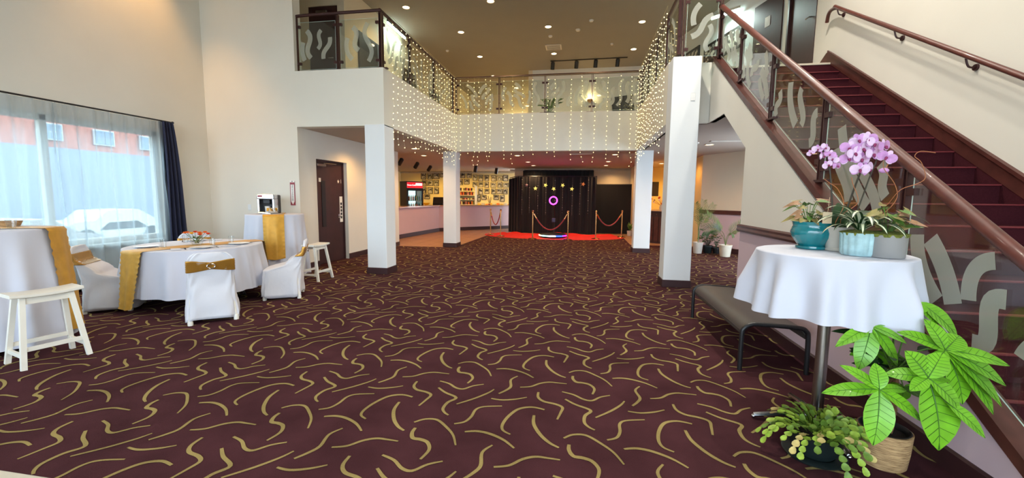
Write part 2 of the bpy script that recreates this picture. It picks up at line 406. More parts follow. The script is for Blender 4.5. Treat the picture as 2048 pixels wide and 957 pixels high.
def wall(name, a, b, z0, z1, th, m, off=0):
    """vertical slab standing on the line a-b; th to the left of the direction a->b"""
    a = Vector((a[0], a[1], 0)); b = Vector((b[0], b[1], 0)); d = (b - a).normalized(); n = Vector((-d.y, d.x, 0)) * th
    mb = MB().prism([(a.x, a.y, z0), (b.x, b.y, z0), (b.x, b.y, z1), (a.x, a.y, z1)], n)
    return struct(name, mb, m)
def trim(name, a, b, z0, z1, th, m, prof=None):
    a = Vector((a[0], a[1], 0)); b = Vector((b[0], b[1], 0)); d = (b - a).normalized(); n = Vector((-d.y, d.x, 0))
    P = prof or [(0, z0), (th, z0), (th, z1 - .01), (th * .4, z1), (0, z1)]
    mb = MB().prism([a + n * p + Vector((0, 0, z)) for p, z in P], b - a)
    return struct(name, mb, m)

# window wall on the left, opening for the big window
WX = -7.2
mb = MB()
mb.box((WX - .2, -6.2, 0), (WX, YF + .2, .68)); mb.box((WX - .2, -6.2, 2.5), (WX, YF + .2, CEIL)); mb.box((WX - .2, 6.12, .68), (WX, YF + .2, 2.5)); mb.box((WX - .2, -6.2, .68), (WX, .4, 2.5))
struct('wall_left', mb, M['wall'])
trim('baseboard_left', (WX, YF), (WX, -6), 0, .12, -.015, M['darkbase'])
# big window: frame, mullions, panes, sill
wr = struct_root('window_1', (WX - .1, 3.2, .68))
mb = MB()
for y in (.4, 2.3, 4.55, 6.04): mb.box((WX - .14, y, .68), (WX - .06, y + .08, 2.5), bev=.006)
for z in (.68, 2.42): mb.box((WX - .14, .4, z), (WX - .06, 6.12, z + .08), bev=.006)
mb.build('window_frame', wr, M['white_paint'])
for i, (a, b) in enumerate(((.48, 2.3), (2.38, 4.55), (4.63, 6.04))):
    MB().box((WX - .104, a, .76), (WX - .098, b, 2.42)).build('window_pane', wr, M['glass'])
MB().box((WX - .06, .4, .62), (WX + .1, 6.12, .68), bev=.01).build('window_sill', wr, M['white_paint'])

# wall facing the camera left of the balcony and the balcony face (opening for the door passage)
mb = MB()
mb.box((WX, YF, 0), (-5.26, YF + .2, CEIL)); mb.box((-5.26, YF, 2.7), (-3.91, YF + .2, 3.7))
mb.box((-3.91, YF, 2.7), (-3.53, YF + .2, 3.7))
struct('wall_front', mb, M['wall'])
trim('baseboard_front', (-5.26, YF), (WX, YF), 0, .12, .015, M['darkbase'])
# balcony parapets
mb = MB()
mb.box((-3.73, YF + .2, 2.7), (-3.53, 11.5, 3.7)); mb.box((-3.53, 11.3, 2.7), (1.34, 11.5, 3.7)); mb.box((1.34, 7.45, 2.7), (1.54, 11.5, 3.7))
mb.box((1.34, YF, 2.7), (1.76, 7.45, 3.62)); mb.box((1.76, 7.4, 2.7), (2.0, 7.55, 3.66))
struct('wall_balcony', mb, M['wall'])
# upper floor slab
mb = MB()
for a, b in (((-9.5, YF + .2), (-3.73, 20.7)), ((-3.73, 11.5), (1.54, 20.7)), ((1.54, 7.5), (4.4, 20.7))): mb.box((a[0], a[1], 2.72), (b[0], b[1], FL2))
struct('floor_upper', mb, M['ceillow'])
# ceilings
mb = MB()
for a, b in (((-5.26, YF + .2), (-3.7, 20.7)), ((-3.7, 11.48), (1.5, 20.7)), ((1.5, 7.5), (5, 20.7)), ((-9.5, 11.3), (-5.26, 20.7))): mb.box((a[0], a[1], 2.7), (b[0], b[1], 2.715))
struct('ceiling_lower', mb, M['ceillow'])
MB().box((-9.5, -6.2, CEIL), (6, 21, CEIL + .15)).build('ceiling', None, M['ceil'], kind='structure')

# pillars with dark base
def pillar(x0, y0, x1, y1, z1):
    mb = MB().use(M['wallwhite']).box((x0, y0, 0), (x1, y1, z1), bev=.006)
    mb.use(M['darkbase']).box((x0 - .015, y0 - .015, 0), (x1 + .015, y1 + .015, .12), bev=.004)
    return mb.build('pillar', kind='structure')
pillar(-3.91, YF - .005, -3.53, 7.43, 2.72)
pillar(1.335, YF - .005, 1.76, 7.43, 3.66)
pillar(-3.91, 11.3, -3.535, 11.7, 2.72)
pillar(1.36, 11.4, 1.78, 11.78, 2.72)

# passage on the left: side wall with recessed door
mb = MB()
LX = -5.26
mb.box((LX - .2, YF + .2, 0), (LX, 7.57, 2.7)); mb.box((LX - .2, 8.66, 0), (LX, 11.3, 2.7)); mb.box((LX - .2, 7.57, 2.17), (LX, 8.66, 2.7)); mb.box((LX - .2, 7.45, -.01), (LX - .16, 8.8, 2.3))
struct('wall_passage', mb, M['wall'])
trim('baseboard_passage', (LX, 7.57), (LX, YF), 0, .12, -.015 * -1, M['darkbase'])
trim('baseboard_passage', (LX, 11.3), (LX, 8.66), 0, .12, .015, M['darkbase'])
dr = struct_root('door_1', (LX - .13, 8.1, 0))
MB().box((LX - .155, 7.6, .005), (LX - .105, 8.63, 2.14), bev=.004).build('door_leaf', dr, M['doorwood'])
mb = MB(); mb.box((LX - .16, 7.57, 0), (LX - .08, 7.6, 2.17)); mb.box((LX - .16, 8.63, 0), (LX - .08, 8.66, 2.17)); mb.box((LX - .16, 7.57, 2.14), (LX - .08, 8.66, 2.17)); mb.build('door_frame', dr, M['doorwood'])
MB().box((LX - .104, 7.86, .78), (LX - .094, 7.99, 1.75), bev=.003).build('door_window', dr, M['black'])
MB().tube([(LX - .1, 8.47, .98), (LX - .05, 8.47, .98), (LX - .04, 8.42, .98), (LX - .04, 8.33, .975)], .011, 8).box((LX - .104, 8.44, .94), (LX - .095, 8.5, 1.03), bev=.003).build('door_handle', dr, M['silver'], True)
MB().box((LX - .1, 7.66, 2.03), (LX - .03, 7.95, 2.09), bev=.01).tube([(LX - .06, 7.9, 2.1), (LX - .03, 8.3, 2.11)], .01, 6).build('door_closer', dr, M['chrome'])
s_ = MB().box((LX - .104, 8.5, .85), (LX - .1, 8.61, 1.42)).build('door_notice', dr, M['paper'])
mb = MB()
for k in range(5): mb.box((LX - .0995, 8.525, .93 + k * .075), (LX - .099, 8.585, .985 + k * .075))
mb.build('printed_blocks', s_, M['black'])
MB().box((LX - .104, 7.78, 1.72), (LX - .1, 7.85, 1.8)).build('small_sign', dr, M['paper'])
# star and numeral on the door
star = [(LX - .1025, 8.47 + .045 * (1 if k % 2 == 0 else .42) * sin(k * pi / 5), 1.75 + .045 * (1 if k % 2 == 0 else .42) * cos(k * pi / 5)) for k in range(10)]
MB().prism(star, (.003, 0, 0)).build('star_sign', dr, M['paper'])
text('numeral', '1', .12, (LX - .1, 8.57, 1.75), (radians(90), 0, radians(90)), M['paper'], dr)

# lower back walls
mb = MB().box((-9.6, 20.5, 0), (-3.0, 20.7, FL2)); struct('wall_bar_back', mb, M['yellow'])
mb = MB().box((-3.0, 18.2, 0), (1.95, 18.4, 2.7)); struct('wall_back', mb, M['wallwarm'])
mb = MB().box((-9.6, 11.3, 0), (-9.4, 20.5, FL2)); struct('wall_bar_left', mb, M['yellow'])
mb = MB().box((-9.4, 11.1, 0), (LX - .2, 11.3, FL2)); struct('wall_bar_near', mb, M['yellow'])
mb = MB().box((1.95, 14.6, 0), (2.12, 18.4, 2.7)); struct('wall_niche', mb, M['wallwarm'])
trim('baseboard_niche', (1.95, 18.2), (1.95, 14.6), 0, .12, -.015, M['darkbase'])
trim('trim_1', (-3.2, 18.2), (1.95, 18.2), 2.58, 2.66, -.05, M['cream'])
trim('trim_1', (-9.4, 20.5), (-3.0, 20.5), 2.62, 2.69, -.06, M['cream'])
mb = MB().box((2.1, 17.6, 0), (5.2, 17.8, 2.7)); struct('wall_right_back', mb, M['yellow'])
# slanted wall behind the stairs, two-tone with dark chair rail
A, B = (4.9, 10.45), (3.36, 12.76)
wall('wall_alcove', A, B, 1.1, 2.7, -.15, M['wallwarm']); wall('wall_alcove', A, B, 0, 1.1, -.15, M['pink'])
trim('baseboard_alcove', A, B, 0, .14, .02, M['darkbase']); trim('trim_2', A, B, 1.04, 1.15, .03, M['wood'])
wall('wall_corridor', (3.36, 12.76), (3.5, 17.7), 0, 2.7, -.15, M['yellow'])

# stair side wall (plane x = 2.0): pink below the rail, cream above
SX = 2.0
def zst(y): return .21 + .662 * (y - 2.11)
mb = MB().use(M['wall'])
yr = 2.11 + (1.12 - .21) / .662
mb.prism([(SX, yr, 1.09), (SX, 5.72, 1.09), (SX, 5.72, 2.1), (SX, 6.64, 2.7), (SX, 7.4, 2.7), (SX, 7.4, 3.6), (SX, 7.23, 3.59)], (.1, 0, 0))
mb.use(M['pink']).prism([(SX, 1.8, 0), (SX, 5.72, 0), (SX, 5.72, 1.09), (SX, yr, 1.09)], (.1, 0, 0))
mb.use(M['wall']).box((SX + .1, 5.62, 0), (SX + 1.8, 5.72, 2.1))
mb.use(M['ceillow']).prism([(SX + .02, 5.72, 2.1), (SX + .02, 6.64, 2.7), (SX + .02, 7.5, 2.7), (SX + .02, 7.5, 2.75), (SX + .02, 6.6, 2.75), (SX + .02, 5.72, 2.16)], (1.85, 0, 0))
struct('wall_stair', mb)
mb = MB().prism([(SX, 1.8, 0), (SX - .02, 1.8, 0), (SX - .02, 1.8, .11), (SX - .006, 1.8, .12), (SX, 1.8, .12)], (0, 3.92, 0)); struct('baseboard_stair', mb, M['darkbase'])
P = [(SX, 1.04), (SX - .028, 1.045), (SX - .04, 1.07), (SX - .03, 1.095), (SX - .035, 1.12), (SX - .015, 1.135), (SX, 1.135)]
y0 = yr - .08
mb = MB().prism([(x, y0, z) for x, z in P], (0, 5.74 - y0, 0)); struct('trim_3', mb, M['wood'])

# right wall beside the stairs and walls of the upper floor
RX_ = 3.8
mb = MB().box((RX_, -6.2, 0), (RX_ + .15, 8.1, CEIL)); mb.box((RX_, 9.12, FL2), (RX_ + .15, 9.3, CEIL)); mb.box((RX_, 8.1, 5.75), (RX_ + .15, 9.12, CEIL)); mb.box((RX_, 8.1, FL2 - .9), (RX_ + .15, 9.12, FL2))
struct('wall_right', mb, M['wall'])
d2 = struct_root('door_2', (RX_ + .06, 8.6, FL2))
MB().box((RX_ + .03, 8.14, FL2), (RX_ + .08, 9.08, 5.72)).build('door_leaf', d2, M['doorwood'])
mb = MB(); mb.box((RX_ - .01, 8.08, FL2), (RX_ + .1, 8.14, 5.78)); mb.box((RX_ - .01, 9.08, FL2), (RX_ + .1, 9.14, 5.78)); mb.box((RX_ - .01, 8.08, 5.72), (RX_ + .1, 9.14, 5.78)); mb.build('door_frame', d2, M['doorwood'])
MB().tube([(RX_ + .03, 8.24, 4.6), (RX_ - .04, 8.24, 4.6), (RX_ - .045, 8.34, 4.6)], .012, 8).build('door_handle', d2, M['silver'], True)
UA, UB = Vector((3.86, 9.3, 0)), Vector((2.0, 16.0, 0)); ud = (UB - UA).normalized(); un = Vector((-ud.y, ud.x, 0))  # un points towards -x
if un.x > 0: un = -un
def upt(t, off, z): p = UA + ud * t + un * off; return Vector((p.x, p.y, z))
mb = MB().prism([upt(0, 0, FL2), upt(6.95, 0, FL2), upt(6.95, 0, CEIL), upt(0, 0, CEIL)], -un * .15); struct('wall_upper_right', mb, M['wallwhite'])
d3 = struct_root('door_3', upt(.5, 0, FL2))
MB().prism([upt(.12, .0, FL2), upt(.95, .0, FL2), upt(.95, .0, 5.6), upt(.12, .0, 5.6)], un * .03).build('door_leaf', d3, M['doorwood'])
MB().prism([upt(.45, .03, 5.05), upt(.6, .03, 5.05), upt(.6, .03, 5.25), upt(.45, .03, 5.25)], un * .004).build('restroom_sign', d3, M['paper'])
mb = MB().box((-2.0, 16.0, FL2), (2.0, 16.15, CEIL)); struct('wall_upper_back', mb, M['wallwhite'])
mb = MB().box((-9.5, 19.5, FL2), (-2.0, 19.7, CEIL)); mb.box((-2.15, 16.0, FL2), (-2.0, 19.6, CEIL)); struct('wall_upper_far', mb, M['wallwarm'])
mb = MB().box((-5.6, 9.2, FL2), (-5.45, 19.6, CEIL)); struct('wall_upper_left', mb, M['wallwarm'])
mb = MB().box((-7.2, 9.05, FL2), (-6.36, 9.2, CEIL)); mb.box((-5.62, 9.05, FL2), (-5.45, 9.2, CEIL)); mb.box((-6.36, 9.05, 5.75), (-5.62, 9.2, CEIL)); mb.box((-7.35, 7.2, FL2), (-7.2, 9.2, CEIL)); struct('wall_upper_door', mb, M['wallwarm'])
d4 = struct_root('door_4', (-6.0, 9.1, FL2))
MB().box((-6.36, 9.08, FL2), (-5.62, 9.13, 5.75)).build('door_leaf', d4, M['doorwood'])
MB().tube([(-5.72, 9.08, 4.58), (-5.72, 9.0, 4.58), (-5.84, 8.99, 4.58)], .013, 8).build('door_handle', d4, M['silver'], True)
MB().box((-6.15, 9.02, 5.58), (-5.88, 9.08, 5.65), bev=.01).build('door_closer', d4, M['chrome'])

# street front behind the camera: glazed facade with mullions, walls either side
mb = MB()
mb.box((WX, -6.2, 0), (3.95, -6.0, .3)); mb.box((WX, -6.2, 4.7), (3.95, -6.0, CEIL))
for x in (-7.2, -4.4, -1.6, 1.2, 3.75): mb.box((x, -6.2, .3), (x + .15, -6.0, 4.7))
mb.box((WX, -6.15, 2.6), (3.95, -6.05, 2.75))
struct('wall_street', mb, M['wallwhite'])

# outside, seen through the sheers
MB().box((-60, -30, -.85), (WX - .2, 40, -.75)).build('ground_outside', None, mat('pale_asphalt', (112, 110, 112), .9), kind='structure')
MB().box((-30, -60, -.4), (30, -6.3, -.3)).build('ground_outside', None, mat('grey_pavement', (130, 128, 126), .9), kind='structure')
bl = thing('brick_building', (-34, 18, -.75), 'red brick building with pale upper floor across the street', 'building')
mb = MB().use(M['brick']).box((-40, -15, -.8), (-30, 60, 5.65)); mb.use(mat('cream_render', (176, 160, 138), .9)).box((-40, -15, 5.65), (-29.9, 60, 8.6)); mb.build('facade', bl)
fw = mat('pale_window_frame', (180, 184, 190), .6); pg = mat('dark_window_glass', (110, 130, 150), .2)
for k in range(12):
    y = 2.4 + k * 2.7
    f = MB().box((-29.95, y, 4.4), (-29.85, y + 1.15, 5.35)).build('window', bl, fw)
    mb = MB()
    for a in (0, 1):
        for b_ in (0, 1): mb.box((-29.84, y + .07 + a * .53, 4.47 + b_ * .43), (-29.82, y + .55 + a * .53, 4.85 + b_ * .43))
    mb.build('pane', f, pg)
gw = MB().box((-24.6, -15, -.8), (-24, 60, 3.5)); tag(gw.build('retaining_wall', None, mat('blue_grey_concrete', (126, 136, 156), .9, var=.1, scale=.3)), 'long blue-grey concrete wall below the brick building outside', 'wall')
def car(x, y, col, label):
    t = thing('parked_car', (x, y, -.75), label, 'car')
    mb = MB(); prof = [(-2.1, .25), (-2.15, .7), (-1.7, .95), (-1.0, 1.0), (-.5, 1.42), (.8, 1.45), (1.5, 1.02), (2.1, .92), (2.15, .3)]
    mb.prism([(x - .85, y + a, z - .75) for a, z in prof], (1.7, 0, 0)); mb.build('body', t, col)
    MB().prism([(x + .86, y + a, z - .75) for a, z in [(-.85, .57), (-.48, .89), (.72, .91), (1.2, .58)]], (.01, 0, 0)).build('window', t, M['black'])
    for a in (-1.35, 1.35):
        MB().lathe((x + .75, y + a, -.43), [(.32, 0), (.32, .15)], 16, ax=RY(pi / 2)).build('wheel', t, M['black'])
car(-15.5, 8.4, mat('white_car_paint', (196, 196, 200), .3, coat=.5), 'white car parked outside beyond the sheer curtain')
car(-21.5, 15.5, mat('silver_car_paint', (190, 190, 180), .3), 'silver car parked farther along the concrete wall outside')
bx = MB().box((-13, 12.0, -.75), (-12, 13.1, .55), bev=.03); tag(bx.build('recycling_bin', None, mat('blue_plastic', (60, 130, 200), .5)), 'blue recycling bin standing outside the window', 'bin')
# ------------------------------------------------------------------ staircase
def zn(y): return 3.58 - .6593 * (7.5 - y)
st = thing('staircase', (2.96, 4.8, 0), 'straight staircase of dark plum carpeted steps with red nosings along the right wall', 'staircase')
for k in range(0, 20):
    z = 3.58 - .179 * (k + 1); y = 7.5 - .2715 * (k + 1)
    s_ = MB().box((2.12, y + .01, max(0, z - .2)), (3.8, y + .2815, z)).build('step', st, M['carpetstair'])
    MB().box((2.13, y - .006, z - .012), (3.79, y + .02, z + .002), bev=.003).build('nosing', s_, M['nosing'])
MB().box((2.12, 7.48, 3.3), (3.8, 7.495, 3.58)).build('riser', st, M['carpetstair'])
MB().box((2.12, 7.47, 3.575), (3.8, 7.56, 3.606), bev=.004).build('landing_edge', st, M['cream'])
MB().prism([(3.8, 2.1, zn(2.1) - .25), (3.8, 7.5, 3.33), (3.8, 7.5, 3.59), (3.8, 2.1, zn(2.1) + .01)], (-.03, 0, 0)).build('carpet_skirt', st, M['carpetstair'])
mb = MB().prism([(3.8, 2.1, zn(2.1) + .01), (3.8, 7.5, 3.59), (3.8, 7.95, 3.6), (3.8, 7.62, 3.79), (3.8, 7.56, 3.8), (3.8, 2.1, zn(2.1) + .2)], (-.035, 0, 0))
mb.prism([(3.765, 2.1, zn(2.1) + .16), (3.765, 7.55, zn(7.55) + .16), (3.765, 7.55, zn(7.55) + .2), (3.765, 2.1, zn(2.1) + .2)], (-.02, 0, 0))
mb.build('stringer', st, M['wood'])

# etched wavy strips, drawn in the panel's own s-h plane
def waves(rng, w, h, n, width=.085):
    out = []; tries = 0
    while len(out) < n and tries < 900:
        tries += 1; k = len(out)
        cx = rng.uniform(.05, w - .05); cy = h * rng.uniform(.15, .85)
        L = rng.uniform(.34, .74) * (1 - .45 * tries / 900) * min(1, h / .8); ang = rng.uniform(.75, 2.4); kind = rng.choice((0, 1, 1)); am = rng.choice((-1, 1)) * rng.uniform(.1, .18)
        pts = []
        for i in range(17):
            t = i / 16 * 2 - 1
            x = t * L / 2; y = am * L * ((1 - t * t) if kind == 0 else sin(t * pi * .95) * .75)
            pts.append((cx + x * cos(ang) - y * sin(ang), cy + x * sin(ang) + y * cos(ang)))
        m_ = width * .6
        if all(m_ < x < w - m_ and m_ < y < h - m_ for x, y in pts):
            if all(min((p[0] - q[0]) ** 2 + (p[1] - q[1]) ** 2 for p in pts for q in o_[0]) > (width * 1.04) ** 2 for o_ in out): out.append((pts, width * rng.uniform(.8, 1.1)))
    return out

def balustrade(root, A, B, posts, zb, ztop, nrm, nst=5, seed=1, pw=.05, glass_gap=.09, gtop=.1, clamps=True, wv=.085, panels=None, rail=True, railr=.028, railm='bronze', bracket=True):
    """A,B plan points; posts: distances along A->B; zb(s), ztop(s) base and rail height"""
    rng = random.Random(seed)
    a = Vector((A[0], A[1], 0)); b = Vector((B[0], B[1], 0)); d = (b - a).normalized(); nrm = Vector((nrm[0], nrm[1], 0)).normalized()
    def P(s, z, off=0): p = a + d * s + nrm * off; return Vector((p.x, p.y, z))
    for s in posts:
        mb = MB()
        for o in (-.022, .010):
            mb.prism([P(s + o, zb(s), -.022), P(s + o + .012, zb(s), -.022), P(s + o + .012, zb(s), .022), P(s + o, zb(s), .022)], (0, 0, ztop(s) - zb(s) - .01))
        mb.prism([P(s - .022, zb(s) + .3, -.012), P(s + .022, zb(s) + .3, -.012), P(s + .022, zb(s) + .3, .012), P(s - .022, zb(s) + .3, .012)], (0, 0, .01))
        mb.build('post', root, M['bronze'])
        if bracket:
            MB().prism([P(s - .13, zb(s) + .0, -.03), P(s + .13, zb(s) + .0, -.03), P(s + .13, zb(s) + .0, .03), P(s - .13, zb(s) + .0, .03)], (0, 0, .022)).build('base_bracket', root, M['bronze'])
    for i in range(len(posts) - 1):
        s0, s1 = posts[i] + glass_gap * .55, posts[i + 1] - glass_gap * .55
        g0, g1 = .045, gtop
        q = [P(s0, zb(s0) + g0, .005), P(s1, zb(s1) + g0, .005), P(s1, ztop(s1) - g1, .005), P(s0, ztop(s0) - g1, .005)]
        g = MB().prism(q, -nrm * .01).build('glass_panel', root, M['glass'])
        mb = MB()
        for u, v in ((0, 1), (1, 2), (2, 3), (3, 0)):
            mb.tube([q[u] - nrm * .005, q[v] - nrm * .005], .0035, 4)
        mb.build('glass_edge', g, M['glass_edge'])
        w = s1 - s0; h = (ztop(s0) - g1) - (zb(s0) + g0)
        mb = MB()
        for pts, ww in waves(rng, w, h, nst, wv):
            mb.ribbon([P(s0 + x, zb(s0 + x) + g0 + y, .0065) for x, y in pts], [ww] * len(pts), nrm, .0005)
        if mb.v: mb.build('frosted_pattern', g, M['frost'])
        if clamps:
            for s, sg in ((s0, 1), (s1, -1)):
                for z in (zb(s) + .13, ztop(s) - .2):
                    MB().prism([P(s - sg * .03, z, -.02), P(s + sg * .035, z, -.02), P(s + sg * .035, z, .02), P(s - sg * .03, z, .02)], (0, 0, .045)).build('glass_clamp', root, M['bronze'])
    return P

b1 = thing('balcony_railing', (-4.4, 7.15, 3.7), 'bronze and etched glass balcony railing on the short ledge above the passage door', 'railing')
balustrade(b1, (-5.3, 7.15), (-3.6, 7.15), [.03, .86, 1.68], lambda s: 3.7, lambda s: 4.68, (0, -1), 5, 3)
MB().tube(spline([(-5.28, 7.15, 3.71), (-5.285, 7.15, 4.5), (-5.28, 7.15, 4.66), (-5.2, 7.15, 4.7), (-4.4, 7.15, 4.705), (-3.6, 7.15, 4.705)], 5), .028, 8).build('handrail', b1, M['bronze'], True)
b2 = thing('balcony_railing', (-3.62, 9.2, 3.7), 'long receding balcony railing above the bar side with string lights on it', 'railing')
balustrade(b2, (-3.62, 7.15), (-3.62, 11.38), [.06, 1.25, 2.65, 4.15], lambda s: 3.7, lambda s: 4.68, (1, 0), 5, 5)
MB().tube([(-3.62, 7.13, 4.705), (-3.62, 11.4, 4.705)], .028, 8).build('handrail', b2, M['bronze'], True)
b3 = thing('balcony_railing', (-1.1, 11.4, 3.7), 'middle balcony railing facing the lobby with four glass panels', 'railing')
balustrade(b3, (-3.6, 11.4), (1.44, 11.4), [.05, 1.27, 2.52, 3.76, 4.98], lambda s: 3.7, lambda s: 4.68, (0, -1), 8, 9)
MB().tube([(-3.62, 11.4, 4.705), (1.45, 11.4, 4.705)], .028, 8).build('handrail', b3, M['bronze'], True)
b4 = thing('balcony_railing', (1.43, 9.2, 3.7), 'receding balcony railing on the stair side hung with dense string lights', 'railing')
balustrade(b4, (1.43, 7.15), (1.43, 11.38), [.04, 1.0, 2.1, 3.15, 4.18], lambda s: 3.7, lambda s: 4.68, (-1, 0), 3, 12)
MB().tube([(1.43, 7.13, 4.705), (1.43, 11.4, 4.705)], .028, 8).build('handrail', b4, M['bronze'], True)
b5 = thing('balcony_railing', (1.73, 7.15, 3.66), 'single etched glass balcony panel on top of the nearest pillar at the stair head', 'railing')
balustrade(b5, (1.43, 7.15), (2.05, 7.15), [.05, .6], lambda s: 3.64, lambda s: 4.68, (0, -1), 3, 21, bracket=False)
MB().tube([(1.43, 7.15, 4.705), (2.05, 7.15, 4.705)], .028, 8).build('handrail', b5, M['bronze'], True)

# stair balustrade: sits on a dark wood stringer on top of the stair wall
b6 = thing('stair_railing', (2.05, 4.6, 1.8), 'sloping stair railing with etched glass panels and thick cherry handrail', 'railing')
def zs_(s): return zst(7.26 - s) + .1
balustrade(b6, (2.05, 7.26), (2.05, 1.6), [.06, 1.05, 2.09, 3.19, 4.2, 5.5], zs_, lambda s: zs_(s) + .78, (-1, 0), 8, 41, gtop=.07, wv=.105, bracket=True)
mb = MB().prism([(1.985, 7.28, zst(7.28) + .01), (2.115, 7.28, zst(7.28) + .01), (2.115, 7.28, zst(7.28) + .085), (1.985, 7.28, zst(7.28) + .085)], (0, 1.62 - 7.28, zst(1.62) - zst(7.28)))
mb.build('base_rail', b6, M['wood'])
pts = [(2.04, 7.22, zst(7.22) + .855), (2.04, 1.6, zst(1.6) + .855)]
MB().tube(pts, .036, 14).build('handrail', b6, M['handwood'], True)

# wall handrail beside the stairs
hr = thing('wall_handrail', (3.72, 5, 3), 'cherry wood handrail on dark brackets fixed to the wall beside the stairs', 'handrail')
def zh(y): return 2.57 + (y - 4.43) * .627
MB().tube(spline([(3.74, 7.62, zh(7.1) + .02), (3.715, 7.52, zh(7.2) + .07), (3.705, 7.32, zh(7.2) + .05), (3.7, 7.1, zh(7.1) - .01), (3.7, 4.5, zh(4.5)), (3.7, 1.7, zh(1.7))], 6), .026, 12).build('handrail', hr, M['handwood'], True)
for y in (7.28, 6.0, 4.95, 3.7, 2.4):
    MB().lathe((3.8, y, zh(y) - .12), [(.0, -.02), (.03, -.018), (.034, 0)], 14, ax=RY(pi / 2)).tube(spline([(3.79, y, zh(y) - .12), (3.73, y, zh(y) - .11), (3.7, y, zh(y) - .03)], 4), .009, 6).build('bracket', hr, M['bronze'], True)

# ------------------------------------------------------------------ window curtains
rod = MB().tube([(-7.03, .25, 2.665), (-7.03, 6.2, 2.665)], .012, 8)
rod.ball((-7.03, 6.22, 2.665), .022, 8, 5)
for y in (.8, 3.4, 6.12): rod.tube([(-7.2, y, 2.665), (-7.03, y, 2.665)], .008, 6)
tag(rod.build('curtain_rod', None, M['blackmetal'], True), 'thin black curtain rod above the wide window', 'curtain rod')
def sheer(y0, y1, seed, label, bunch):
    rng = random.Random(seed)
    ph = [rng.uniform(0, 6) for _ in range(4)]
    n = int((y1 - y0) * 46)
    def f(u, v):
        z = 2.65 - v * 2.5; y = y0 + (y1 - y0) * u
        am = .018 + .012 * v
        x = -7.05 + am * sin(y * 31 + ph[0]) + .012 * sin(y * 57 + ph[1] + .8 * sin(v * 3)) + .02 * v * sin(y * 5 + ph[2])
        for c, s_, k in bunch:
            w = math.exp(-((y - c - k * v) / s_) ** 2); x += w * .022 * sin((y - k * v) * 120); y -= 0 * w
        return (x, y + .012 * sin(v * 5 + y * 9), z)
    return tag(MB().grid(f, n, 16).build('sheer_curtain', None, M['sheer'], 'all', fix=False), label, 'curtain')
sheer(.35, 4.62, 2, 'white sheer curtain over the nearer half of the window', [(4.55, .1, .15), (.6, .1, 0)])
sheer(4.58, 6.06, 5, 'white sheer curtain beside the navy curtain', [(4.75, .08, .1), (6.0, .14, .05)])
def nav(u, v):
    y = 6.0 + u * (.17 + .2 * v ** .8) ; z = 2.65 - 2.57 * v
    return (-6.99 + .035 * sin(u * 22 + v) + .012 * sin(u * 47), y + .01 * sin(v * 6), z)
mb = MB().grid(nav, 60, 20); mb.grid(lambda u, v: (-7.06, nav(u, v)[1], nav(u, v)[2]), 4, 20)
tag(mb.build('blackout_curtain', None, M['navy'], 'all', fix=False), 'navy blue blackout curtain hanging at the far end of the window', 'curtain')

# ------------------------------------------------------------------ ceiling lights
WARM = (255, 214, 150)
M['lamp'] = emit('warm_lamp_lens', (255, 226, 180), 14)
M['lamp_low'] = emit('warm_lamp_lens_low', (255, 222, 170), 9)
M['trimring'] = mat('lamp_trim_ring', (220, 208, 188), .5)
def spot(loc, energy, col, size=2.4, blend=.8, rot=(0, 0, 0), rad=.06, parent=None):
    l = bpy.data.lights.new('spot', 'SPOT'); l.energy = energy; l.color = lin([c / 255 for c in col]); l.spot_size = size; l.spot_blend = blend; l.shadow_soft_size = rad
    o = bpy.data.objects.new('lamp_or_fill_light', l); COL.objects.link(o); o.location = loc; o.rotation_euler = rot
    return o
def downlight(proto, loc, label, group, e, col=WARM, size=2.5):
    if proto is None:
        t = thing('downlight', (0, 0, 0), label, 'ceiling light', group)
        mm = M['lamp'] if 'upper' in label else M['lamp_low']
        MB().lathe((0, 0, 0), [(.088, 0), (.1, -.004), (.102, -.012), (.085, -.014), (.078, -.004)], 24, caps=False).build('trim_ring', t, M['trimring'], True)
        MB().lathe((0, 0, 0), [(.079, -.004), (.06, -.008), (.001, -.01)], 20).build('lens', t, mm, True)
        t.location = loc
    else: t = dup(proto, loc, 0, label, group)
    spot((loc[0], loc[1], loc[2] - .04), e, col, size)
    return t
UP = [(-4.54, 10.37, 'nearest row, above the door side'), (-2.35, 10.36, 'nearest row, second from the left'), (0.3, 10.36, 'nearest row, third from the left'), (-3.62, 12.1, 'second row, at its left end'), (-1.09, 12.07, 'second row, in the middle'), (1.44, 12.1, 'second row, nearest the stairs'), (-3.59, 14.22, 'third row, at its left end'), (-1.08, 14.27, 'third row, just behind the air vent'), (1.46, 14.2, 'third row, nearest the stairs'), (-3.63, 16.51, 'last row, just above the middle railing')]
pr = None
for x, y, w in UP:
    d_ = downlight(pr, (x, y, CEIL), 'glowing round downlight in the upper ceiling, ' + w, 'upper ceiling downlights', 60)
    pr = pr or d_
LOW = [(-4.41, 10.49, 'over the passage, nearest the front'), (-4.87, 12.29, 'by the bar, beyond the pillar'), (-1.98, 12.47, 'left file, nearest the balcony edge'), (-1.96, 14.76, 'left file, second one in'), (-1.96, 16.4, 'left file, closest to the black drape'), (.87, 12.36, 'right file, nearest the balcony edge'), (.82, 14.68, 'right file, second one in'), (.84, 16.45, 'right file, closest to the black drape'), (2.82, 10.27, 'in the alcove under the stairs'), (2.72, 15.58, 'over the dark sideboard')]
pr = None
for x, y, w in LOW:
    d_ = downlight(pr, (x, y, 2.7), 'glowing round downlight in the low mauve ceiling, ' + w, 'low ceiling downlights', 66, (255, 204, 150), 2.7)
    pr = pr or d_
